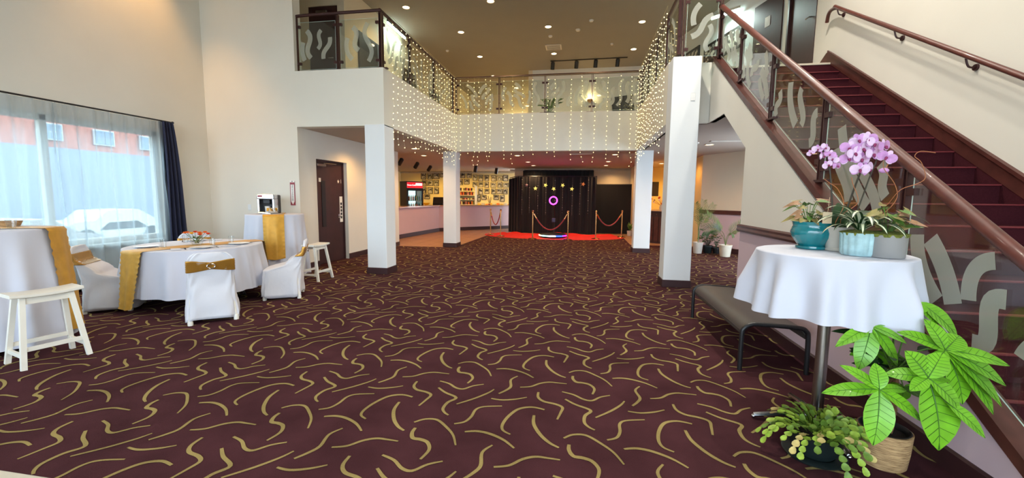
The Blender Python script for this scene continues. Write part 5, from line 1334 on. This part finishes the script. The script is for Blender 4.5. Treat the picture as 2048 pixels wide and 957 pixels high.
# framed photographs
PICS = [[-8.14, 2.49, 0.27, 0.34], [-7.79, 2.47, 0.27, 0.33], [-7.45, 2.48, 0.31, 0.28], [-7.14, 2.59, 0.23, 0.33], [-8.11, 2.12, 0.22, 0.33], [-7.79, 2.12, 0.33, 0.27], [-7.45, 2.12, 0.25, 0.31], [-8.11, 1.74, 0.22, 0.33], [-7.79, 1.74, 0.26, 0.32], [-7.45, 1.74, 0.25, 0.32], [-7.97, 1.42, 0.31, 0.23], [-6.04, 2.54, 0.24, 0.31], [-5.71, 2.54, 0.25, 0.32], [-6.16, 2.18, 0.22, 0.29], [-5.84, 2.2, 0.29, 0.26], [-5.4, 2.4, 0.23, 0.3], [-5.11, 2.38, 0.24, 0.31], [-4.8, 2.38, 0.22, 0.29], [-4.44, 2.37, 0.24, 0.3], [-4.14, 2.38, 0.31, 0.23], [-3.83, 2.38, 0.25, 0.3], [-5.4, 2.06, 0.24, 0.26], [-5.1, 2.06, 0.25, 0.26], [-4.8, 2.05, 0.23, 0.29], [-4.45, 2.04, 0.29, 0.25], [-4.13, 2.06, 0.24, 0.29], [-3.83, 2.04, 0.28, 0.22], [-5.1, 1.72, 0.22, 0.3], [-4.79, 1.73, 0.25, 0.25], [-4.45, 1.73, 0.23, 0.28], [-4.14, 1.73, 0.3, 0.25], [-3.84, 1.73, 0.23, 0.29], [-5.19, 1.38, 0.16, 0.32], [-4.94, 1.42, 0.26, 0.24], [-4.31, 1.43, 0.28, 0.23], [-4.0, 1.38, 0.23, 0.32]]
ROW = ['top row beside the fridge'] * 4 + ['second row beside the fridge'] * 3 + ['third row beside the fridge'] * 3 + ['lowest place beside the fridge'] + ['top pair beside the middle pillar'] * 2 + ['lower pair beside the middle pillar'] * 2 + ['top row right of the rack'] * 6 + ['second row right of the rack'] * 6 + ['third row right of the rack'] * 5 + ['bottom row right of the rack'] * 4
cnt = {}
for i, (x, z, w_, h_) in enumerate(PICS):
    j = cnt.get(ROW[i], 0); cnt[ROW[i]] = j + 1
    lb_ = 'black framed monochrome photo, %s one in the %s' % (ORD[j], ROW[i]) if 'lowest' not in ROW[i] else 'small black framed monochrome photo in the lowest place beside the fridge'
    t = thing('picture_frame', (x, 20.48, z), lb_, 'framed photo', 'framed photos on the yellow bar wall')
    w2, h2 = w_ / 2, h_ / 2; b = .022
    mb = MB(); mb.box((x - w2, 20.46, z - h2), (x + w2, 20.495, z - h2 + b)); mb.box((x - w2, 20.46, z + h2 - b), (x + w2, 20.495, z + h2)); mb.box((x - w2, 20.46, z - h2), (x - w2 + b, 20.495, z + h2)); mb.box((x + w2 - b, 20.46, z - h2), (x + w2, 20.495, z + h2)); mb.build('frame', t, M['photo_frame'])
    MB().box((x - w2 + b, 20.48, z - h2 + b), (x + w2 - b, 20.49, z + h2 - b)).build('mount', t, M['cream'])
    MB().box((x - w2 * .66, 20.475, z - h2 * .68), (x + w2 * .66, 20.481, z + h2 * .68)).build('photo', t, PH[i % 6])

# ------------------------------------------------------------------ photo corner: black drapes, stars, beads, red cloth, ropes, ring light
def drapemesh(x0, x1, y, z0, z1, dep, k, seed, bow=0):
    def f(u, v):
        z = z1 - (z1 - z0) * v
        return (x0 + (x1 - x0) * u, y + bow * (u - .5) ** 2 * 4 + dep * sin(u * k + seed) * (.5 + .5 * v) + dep * .4 * sin(u * k * 2.3 + seed * 2) , z)
    mb = MB().grid(f, int(k * 6), 10); return mb
bk = thing('backdrop_drape', (-1.0, 16.6, 0), 'wide black cloth backdrop on a stand behind the red rope posts', 'backdrop')
drapemesh(-2.62, .52, 16.6, .01, 2.26, .035, 60, 1).build('front_drape', bk, M['blackcloth'], 'all', fix=False)
drapemesh(-2.45, .40, 16.95, .8, 2.53, .03, 50, 2).build('rear_drape', bk, M['blackcloth'], 'all', fix=False)
mb = MB().grid(lambda u, v: (-2.62 - .42 * u, 16.6 + .35 * u + .03 * sin(u * 20), 2.26 - .08 * u - (2.25 - .08 * u) * v), 30, 10); mb.build('side_drape', bk, M['blackcloth'], 'all', fix=False)
MB().tube([(-3.0, 16.98, 2.23), (-2.62, 16.62, 2.285), (.52, 16.62, 2.285)], .016, 8).tube([(-2.4, 16.97, 2.545), (.38, 16.97, 2.545)], .014, 8).build('crossbar', bk, M['blackmetal'], True)
for x, y, h_ in ((-2.58, 16.64, 2.28), (.5, 16.64, 2.28), (-2.42, 16.99, 2.54), (.38, 16.99, 2.54)): MB().tube([(x, y, 0), (x, y, h_)], .017, 8).build('upright', bk, M['blackmetal'], True)
bk2 = thing('room_divider', (1.12, 17.2, 0), 'lower plain black screen closing the gap right of the backdrop', 'screen')
drapemesh(.5, 1.9, 17.2, .01, 2.0, .006, 12, 3).build('panel', bk2, M['blackcloth'], 'all', fix=False)
MB().tube([(.5, 17.21, 0), (.5, 17.21, 2.01), (1.9, 17.21, 2.01), (1.9, 17.21, 0)], .014, 6).build('frame', bk2, M['blackmetal'], True)
M['bead'] = mat('clear_bead', (150, 146, 136), .15, spec=.9)
for k, x in enumerate((-2.42, -2.12, -1.78, -1.46, -1.1, -.8, -.42, -.12, .2)):
    mb = MB().tube([(x, 16.53, 2.25), (x, 16.53, .75 + .1 * (k % 3))], .0025, 3)
    for j in range(14): mb.ball((x, 16.53, 2.15 - j * .1 - (.02 * k) % .05), .008 if (j + k) % 4 else .016, 6, 4)
    tag(mb.build('bead_strand', None, M['bead'], fix=False), 'thin strand of clear beads on the black backdrop, %s from the left' % ORD[k], 'bead strand', 'bead strands on the backdrop')
star_ = {'y': emit('pale_yellow_star', (236, 236, 120), .35), 'o': mat('orange_star', (226, 150, 84), .5), 'g': mat('grey_star', (120, 96, 100), .5)}
for k, (x, z, c, rl) in enumerate(((-2.24, 1.93, 'g', .2), (-1.88, 1.8, 'y', .0), (-1.48, 1.93, 'y', .4), (-1.15, 1.79, 'y', .7), (-.8, 1.93, 'y', .5), (-.44, 1.79, 'y', .2), (-.01, 1.98, 'o', .3))):
    P = [(x + .088 * (1 if i % 2 == 0 else .45) * sin(i * pi / 5 + rl), 16.52, z + .088 * (1 if i % 2 == 0 else .45) * cos(i * pi / 5 + rl)) for i in range(10)]
    mb = MB(); V = P + [(x, 16.49, z), (x, 16.53, z)]
    mb.add(V, [[i, (i + 1) % 10, 10] for i in range(10)] + [[(i + 1) % 10, i, 11] for i in range(10)])
    nm = {'y': 'pale yellow', 'o': 'orange', 'g': 'dull grey'}[c]
    tag(mb.build('hanging_star', None, star_[c]), '%s paper star, %s from the left on the black backdrop' % (nm, ORD[k]), 'star', 'paper stars on the backdrop')
# red cloth on the floor
def rc(u, v):
    a = 2 * pi * u; r = v
    ex = -1.1 + (2.62 if cos(a) > 0 else 2.62) * r * cos(a) ; yy = 15.75 + (1.55 if sin(a) < 0 else .75) * r * math.copysign(abs(sin(a)) ** .85, sin(a))
    return (ex, yy, .006 + (.02 + .05 * (sin(a) > 0)) * abs(sin(a * 9 + r * 7)) * r * (r < .99) * (abs(sin(a * 3.3)) ** 2) * 1.2 + .004 * sin(ex * 14) * (r < .99))
mb = MB().grid(rc, 120, 16, closeu=True)
tag(mb.build('floor_cloth', None, M['redcloth'], 'all', fix=False), 'crumpled bright red cloth spread on the floor before the black backdrop', 'cloth')
# rope posts
def post(loc, lb_):
    t = thing('rope_post', loc, lb_, 'rope post', 'brass rope posts'); x, y, _ = loc
    MB().lathe((x, y, 0), [(.001, 0), (.155, 0), (.158, .012), (.12, .03), (.04, .042), (.025, .06)], 28, caps=False).build('base', t, M['brass'], True)
    MB().lathe((x, y, .04), [(.02, 0), (.02, .86), (.03, .87), (.03, .9), (.014, .915)], 16).build('pole', t, M['brass'], True)
    MB().ball((x, y, .975), .036, 14, 8).build('ball_cap', t, M['brass'], True)
    return t
PP = [((-3.44, 15.35, 0), 'left end of the left pair, before the bar counter'), ((-2.95, 14.85, 0), 'right end of the left pair, at the edge of the red cloth'), ((-1.69, 14.2, 0), 'left end of the middle pair'), ((-.48, 14.2, 0), 'right end of the middle pair'), ((.47, 14.8, 0), 'left end of the right pair'), ((1.44, 15.75, 0), 'right end of the right pair')]
for p, lb_ in PP: post(p, 'brass rope post, ' + lb_)
for (a, b, sag, lb_) in ((0, 1, .42, 'left'), (2, 3, .5, 'middle'), (4, 5, .38, 'right')):
    A_ = Vector(PP[a][0]) + Vector((0, 0, .9)); B_ = Vector(PP[b][0]) + Vector((0, 0, .9)); d = (B_ - A_)
    pts = [A_ + d * (.05 + .9 * i / 20) + Vector((0, 0, -.06 - sag * (1 - (i / 10 - 1) ** 2))) for i in range(21)]
    t = thing('barrier_rope', A_.lerp(B_, .5), 'dark red velvet rope sagging between the %s pair of brass posts' % lb_, 'rope')
    MB().tube(pts, .02, 10).build('velvet', t, M['velvet'], True)
    for e, q, o_ in ((pts[0], A_, pts[1]), (pts[-1], B_, pts[-2])):
        MB().tube([e.lerp(o_, -.5), e.lerp(o_, 1.2)], .024, 10).tube(spline([e, e.lerp(q, .5) + Vector((0, 0, .02)), q], 4), .006, 6).build('hook', t, M['brass'], True)
# spinning photo platform with ring light
pb = thing('photo_platform', (-1.07, 15.1, 0), 'round black photo platform with rainbow light edge and a glowing magenta ring light', 'photo booth')
c = Vector((-1.05, 15.0, .03))
MB().lathe(c, [(.001, 0), (.46, 0), (.48, .02), (.48, .1), (.46, .115), (.001, .115)], 48, caps=False).build('platform', pb, M['black'], True)
seg = [('y', (240, 240, 150)), ('c', (120, 240, 220)), ('w', (250, 250, 250)), ('b', (40, 80, 255)), ('v', (190, 40, 255))]
for k, (n, col) in enumerate(seg):
    a0, a1 = pi + .15 + k * (pi - .3) / 5, pi + .15 + (k + 1) * (pi - .3) / 5
    MB().tube([c + Vector((.49 * cos(a0 + (a1 - a0) * i / 8), .49 * sin(a0 + (a1 - a0) * i / 8), .06)) for i in range(9)], .022, 8).build('led_strip', pb, emit('led_' + n, col, 3.0), True)
MB().tube(spline([c + Vector((0, .52, 0)), c + Vector((.02, .5, .5)), c + Vector((.03, .2, 1.0)), c + Vector((0, 0, 1.14))], 6), .016, 8).build('arm', pb, M['blackmetal'], True)
MB().box(c + Vector((-.07, .3, .5)), c + Vector((.07, .42, .66)), bev=.02).build('control_box', pb, mat('dark_blue_plastic', (40, 40, 70), .5))
MB().tube([c + Vector((.135 * cos(k * pi / 20), 0, 1.31 + .135 * sin(k * pi / 20))) for k in range(40)], .022, 10, closed=True).build('ring_light', pb, emit('magenta_glow', (238, 60, 240), 3.2), 'all')
l = bpy.data.lights.new('ring', 'POINT'); l.energy = 4; l.color = (1, .2, 1); l.shadow_soft_size = .12; o = bpy.data.objects.new('ring_glow', l); COL.objects.link(o); o.location = c + Vector((0, -.05, 1.31))
# wall speaker / plant right of the niche
tag(MB().lathe((1.93, 15.6, 1.03), [(.001, 0), (.05, .0), (.1, .06), (.1, .07)], 16, ax=RY(-pi / 2), caps=False).build('wall_lamp', None, M['black'], True), 'small black round fitting on the niche wall behind the right pillar', 'wall fitting')

# ------------------------------------------------------------------ sideboard with dried flowers at right back
sb = thing('sideboard', (2.85, 14.9, 0), 'dark wood sideboard with pale top behind the two right pillars', 'sideboard')
MB().prism([(2.12, 14.15, 0), (2.72, 13.75, 0), (3.3, 15.2, 0), (2.6, 15.6, 0)], (0, 0, 1.04)).build('body', sb, M['doorwood'])
MB().prism([(2.08, 14.12, 1.04), (2.74, 13.68, 1.04), (3.36, 15.2, 1.04), (2.58, 15.66, 1.04)], (0, 0, .03)).build('top', sb, M['stone'])
for k in range(4):
    a = Vector((2.15 + k * .15, 14.12 - k * .1, .08)); MB().prism([a, a + Vector((.12, -.08, 0)), a + Vector((.12, -.08, .78)), a + Vector((0, 0, .78))], (-.004, -.012, 0)).build('door', sb, M['wood'])
    MB().ball(a + Vector((.06, -.06, .86)), .014, 8, 5).build('knob', sb, M['brass'], True)
fv = thing('dried_flower_vase', (2.55, 14.3, 1.071), 'vase of orange dried flowers on the dark sideboard', 'flower vase')
q = Vector((2.55, 14.3, 1.071)); MB().lathe(q, [(.001, 0), (.05, 0), (.07, .08), (.04, .16), (.05, .18)], 20, caps=False).build('vase', fv, M['whitepot'], True)
rng = random.Random(4)
for k in range(22):
    a = rng.uniform(0, 6.28); e = rng.uniform(.3, 1.4); L = rng.uniform(.16, .4); p = q + Vector((cos(a) * cos(e), sin(a) * cos(e) * .7, sin(e))) * L + Vector((0, 0, .12))
    mb = MB().tube([q + Vector((0, 0, .15)), p], .003, 4); mb.build('stem', fv, M['twig'])
    MB().ball(p, rng.uniform(.02, .035), 8, 5).build('bloom', fv, M[('orangefl', 'redfl', 'caladium2', 'orchidw')[k % 4]], True)
tag(MB().box((2.72, 17.58, 1.55), (3.0, 17.6, 2.12)).build('wall_picture', None, M['photo_frame']), 'dark framed picture on the yellow wall above the sideboard', 'picture')
pl_ = thing('small_plant', (1.88, 16.9, 0), 'small green plant in a pale pot at the back behind the right pillar', 'potted plant')
MB().lathe((1.82, 16.5, 0), [(.001, 0), (.09, 0), (.11, .2), (.1, .2)], 20, caps=False).build('pot', pl_, M['whitepot'], True)
mb = MB()
for k in range(16): a = k * 2.4; leaf(mb, (1.82, 16.5, .2), (1.82 + .11 * cos(a), 16.5 + .2 * sin(a), .35 + .03 * (k % 7)), .05, .1, n=4)
mb.build('leaves', pl_, M['leafmid'], 'all', fix=False)

# ------------------------------------------------------------------ alcove plants
def white_pot(t, c, r, h, m): return MB().lathe(c, [(.001, 0), (r * .78, 0), (r * .8, .01), (r, h - .03), (r * 1.06, h - .03), (r * 1.06, h), (r * .95, h), (r * .9, h - .06)], 32, caps=False).lathe(Vector(c) + Vector((0, 0, h - .05)), [(r * .9, 0), (.001, .01)], 20).build('pot', t, m, True)
def frond(t, P, n, L0, w_, mname='palm', side=None):
    sp = spline(P, 8); m = len(sp)
    f = MB().tube(sp, [.008 * (1 - .7 * i / m) for i in range(m)], 5).build('frond_stalk', t, M['palm'], True)
    mb = MB()
    for i in range(int(m * .45), m, 1):
        p = sp[i]; d = (sp[min(i + 1, m - 1)] - sp[i - 1]).normalized(); s_ = d.cross(Vector((0, 1, 0))).normalized()
        k = (i - m * .45) / (m * .55); L = L0 * (.6 + .6 * sin(pi * min(.95, k + .15)))
        for sg in (-1, 1): leaf(mb, p, p + (s_ * sg * .8 + d * .65 + Vector((0, -.15 * sg, -.15))) * L, w_, .04, n=4)
    mb.build('leaflets', f, M[mname], 'all', fix=False)
p1 = thing('potted_palm', (3.6, 11.2, 0), 'palm with two wide spreading fronds in a cream pot against the pink alcove wall', 'potted plant')
white_pot(p1, (3.6, 11.2, 0), .15, .3, M['cream'])
c = Vector((3.6, 11.2, .28))
frond(p1, [c, c + Vector((-.06, 0, .3)), c + Vector((-.25, -.02, .5)), c + Vector((-.5, -.05, .78))], 14, .2, .022)
frond(p1, [c, c + Vector((.06, 0, .25)), c + Vector((.16, -.02, .42)), c + Vector((.38, -.1, .62))], 14, .2, .022)
frond(p1, [c, c + Vector((-.1, -.05, .25)), c + Vector((-.32, -.1, .42)), c + Vector((-.58, -.15, .36))], 14, .2, .024, 'leafdark')
frond(p1, [c, c + Vector((.0, -.05, .2)), c + Vector((.05, -.1, .33)), c + Vector((.13, -.15, .3))], 14, .12, .015)
p2 = thing('potted_palm', (3.07, 11.7, 0), 'tall upright palm in a white pot half hidden behind the nearest right pillar', 'potted plant')
white_pot(p2, (3.07, 11.7, 0), .13, .3, M['whitepot'])
c = Vector((3.07, 11.7, .28))
for dx, dz in ((-.12, 1.05), (.08, 1.12), (.32, 1.02), (.2, .8), (-.02, .9)): frond(p2, [c, c + Vector((dx * .15, 0, dz * .4)), c + Vector((dx * .5, 0, dz * .75)), c + Vector((dx, -.03, dz))], 14, .16, .02)
p3 = thing('potted_shrub', (3.36, 11.85, 0), 'dark leafy shrub with pink leaves in a black pot between the two palms', 'potted plant')
white_pot(p3, (3.36, 11.85, 0), .13, .2, M['darkpot'])
rng = random.Random(3)
for k in range(40):
    a = k * 2.4; r = .2 * math.sqrt(k / 40); p = Vector((3.36 + r * cos(a), 11.85 + r * sin(a), .26 + .26 * rng.random()))
    mb = MB().tube([(3.36, 11.85, .15), p], .003, 3); o_ = mb.build('stalk', p3, M['stemdark'])
    m2 = MB(); leaf(m2, p, p + Vector((cos(a), sin(a), rng.uniform(-.6, .3))) * .09, .06, .1, n=4); m2.build('leaf', o_, M['caladium2'] if k % 6 == 0 and k > 12 else M['leafdark'], 'all', fix=False)
p4 = thing('potted_shrub', (3.66, 12.0, 0), 'small dark leafed plant in a black pot directly left of the cream palm pot', 'potted plant')
white_pot(p4, (3.55, 11.75, 0), .09, .16, M['black'])
for k in range(20):
    a = k * 2.4; p = Vector((3.55 + .1 * cos(a) * (k / 20), 11.75 + .1 * sin(a) * (k / 20), .22 + .014 * k))
    m2 = MB().tube([(3.55, 11.75, .12), p], .0025, 3); leaf(m2, p, p + Vector((cos(a), sin(a), .2)) * .07, .035, .1, n=4); m2.build('leaf_stem', p4, M['leafdark'], fix=False)

# ------------------------------------------------------------------ upstairs things seen through the balcony glass
up_ = thing('potted_plant', (-1.0, 11.85, FL2), 'bushy green plant standing on the upper floor behind the middle railing', 'potted plant')
MB().lathe((-1.0, 11.9, FL2), [(.001, 0), (.13, 0), (.16, .22), (.15, .22)], 24, caps=False).build('pot', up_, M['black'], True)
rng = random.Random(6)
for k in range(16):
    a = k * 2.4; d = Vector((cos(a) * rng.uniform(.1, .42), sin(a) * .12, rng.uniform(.15, .42))); q = Vector((-1.0, 11.9, FL2 + .2))
    P = [q, q + d * .6 + Vector((0, 0, .06)), q + d]; mb = MB().tube(spline(P, 4), .005, 4)
    for i, p in enumerate(spline(P, 7)[4:]): 
        for sg in (-1, 1): leaf(mb, p, p + Vector((sg * .05, .01, .035)), .028, .1, n=3)
    mb.build('stem', up_, M['leafmid'], fix=False)
# dark framed panels on the slanted upper wall
def upic(t0, t1, z0, z1, lb_, n=0):
    t = thing('wall_picture', upt((t0 + t1) / 2, .02, z0), lb_, 'picture')
    MB().prism([upt(t0, 0.005, z0), upt(t1, .005, z0), upt(t1, .005, z1), upt(t0, .005, z1)], un * .035).build('frame', t, M['black'])
    MB().prism([upt(t0 + .07, .04, z0 + .07), upt(t1 - .07, .04, z0 + .07), upt(t1 - .07, .04, z1 - .07), upt(t0 + .07, .04, z1 - .07)], un * .004).build('print', t, PH[n])
upic(1.35, 2.9, 4.95, 5.45, 'long dark framed picture on the upper wall behind the stair head glass', 2)
upic(3.15, 4.0, 4.55, 5.6, 'dark framed poster on the upper wall left of the long picture', 4)
tag(MB().box((.98, 15.9, 4.1), (1.75, 15.98, 5.15), rot=RY(-.12)).build('wall_screen', None, M['black']), 'dark tilted screen on the white upper wall behind the middle railing', 'screen')
for k, (y, z0, z1) in enumerate(((10.1, 4.4, 5.4), (12.6, 4.3, 5.3), (14.8, 4.3, 5.2))):
    tag(MB().box((-5.448, y - .5, z0), (-5.41, y + .5, z1), bev=.005).build('wall_poster', None, M['black']), 'dark framed poster on the left upper wall, %s from the front' % ORD[k], 'poster')
# warm wall lamps that shine on the upper walls
for k, (x, y, z, e, lb_) in enumerate(((.15, 15.9, 4.95, 6, 'warm wall lamp glowing on the white upper wall'), (-3.3, 19.4, 4.7, 26, 'warm wall lamp on the far upper wall, left of the white partition'), (-2.35, 19.4, 4.7, 26, 'warm wall lamp on the far upper wall close to the white partition'))):
    t = thing('wall_lamp', (x, y, z), lb_, 'wall lamp')
    MB().lathe((x, y, z), [(.05, 0), (.11, .1), (.1, .1), (.045, .005)], 20, caps=False).build('shade', t, M['brass'], True)
    MB().ball((x, y, z + .05), .035, 10, 6).build('bulb', t, emit('wall_lamp_bulb', (255, 214, 120), 4), True)
    l = bpy.data.lights.new('sconce', 'POINT'); l.energy = e; l.color = (1, .72, .3); l.shadow_soft_size = .05; o = bpy.data.objects.new('sconce_glow', l); COL.objects.link(o); o.location = (x, y - .06, z + .16)
# warm fill spots added over the bar without fittings, lighting the yellow wall
for x, y in ((-8.2, 18.6), (-6.9, 18.9), (-5.6, 18.9), (-4.4, 19.1)): spot((x, y, 2.6), 60, (255, 206, 110), 1.9, rot=(radians(38), 0, 0))
for x, y in ((-7.0, 14.2), (-4.6, 14.8)): spot((x, y, 2.66), 60, (255, 190, 120), 2.6)
spot((3.1, 16.5, 2.66), 60, (255, 190, 80), 2.6); spot((2.9, 13.2, 2.66), 25, (255, 180, 90), 2.6)  # added fill at the right rear, no fittings
spot((-4.6, 8.6, 2.66), 55, (255, 196, 120), 2.5)  # extra spot added to warm the passage, has no fitting

# warm fill spots added above the photo corner wall, no fittings modelled
for x in (-.5, 1.2): spot((x, 17.6, 2.66), 30, (255, 200, 130), 2.6)
# ------------------------------------------------------------------ camera, world, render look
cam = bpy.data.cameras.new('camera'); co = bpy.data.objects.new('camera', cam); COL.objects.link(co)
cam.sensor_width = 36; cam.sensor_fit = 'HORIZONTAL'; cam.lens = 827 / 2048 * 36; cam.clip_end = 300
rt = Vector((0.9856535243, 0.168440840346, 0.0107150981)); up = Vector((-0.0275416556, 0.0978798695, 0.99481706275)); fw = Vector((-0.16651901963, 0.98084005548, -0.10111477799))
co.matrix_world = Matrix(((rt.x, up.x, -fw.x, 0), (rt.y, up.y, -fw.y, 0), (rt.z, up.z, -fw.z, 1.45), (0, 0, 0, 1)))
SC.camera = co
w = bpy.data.worlds.new('World'); SC.world = w; w.use_nodes = True
bg = w.node_tree.nodes['Background']; bg.inputs['Color'].default_value = (.70, .85, 1.0, 1); bg.inputs['Strength'].default_value = 6.0
def portal(loc, rot, sx, sy):
    l = bpy.data.lights.new('portal', 'AREA'); l.shape = 'RECTANGLE'; l.size = sx; l.size_y = sy; l.cycles.is_portal = True
    o = bpy.data.objects.new('daylight_portal', l); COL.objects.link(o); o.location = loc; o.rotation_euler = rot
portal((-1.6, -6.25, 2.5), (radians(90), 0, 0), 11.4, 4.4)
portal((WX - .25, 3.2, 1.6), (0, radians(-90), 0), 1.9, 5.8)
vs = SC.view_settings; vs.view_transform = 'Standard'; vs.look = 'None'; vs.gamma = 1; vs.use_curve_mapping = False; vs.exposure = 0.58
SC.cycles.use_denoising = True
SC.cycles.max_bounces = 8; SC.cycles.diffuse_bounces = 5; SC.cycles.transparent_max_bounces = 16; SC.cycles.transmission_bounces = 6
SC.cycles.sample_clamp_indirect = 6
SC.cycles.caustics_reflective = False; SC.cycles.caustics_refractive = False
dupl = {k: v for k, v in USED.items() if len(v) > 1}
if dupl: print('SHARED LABELS', dupl)
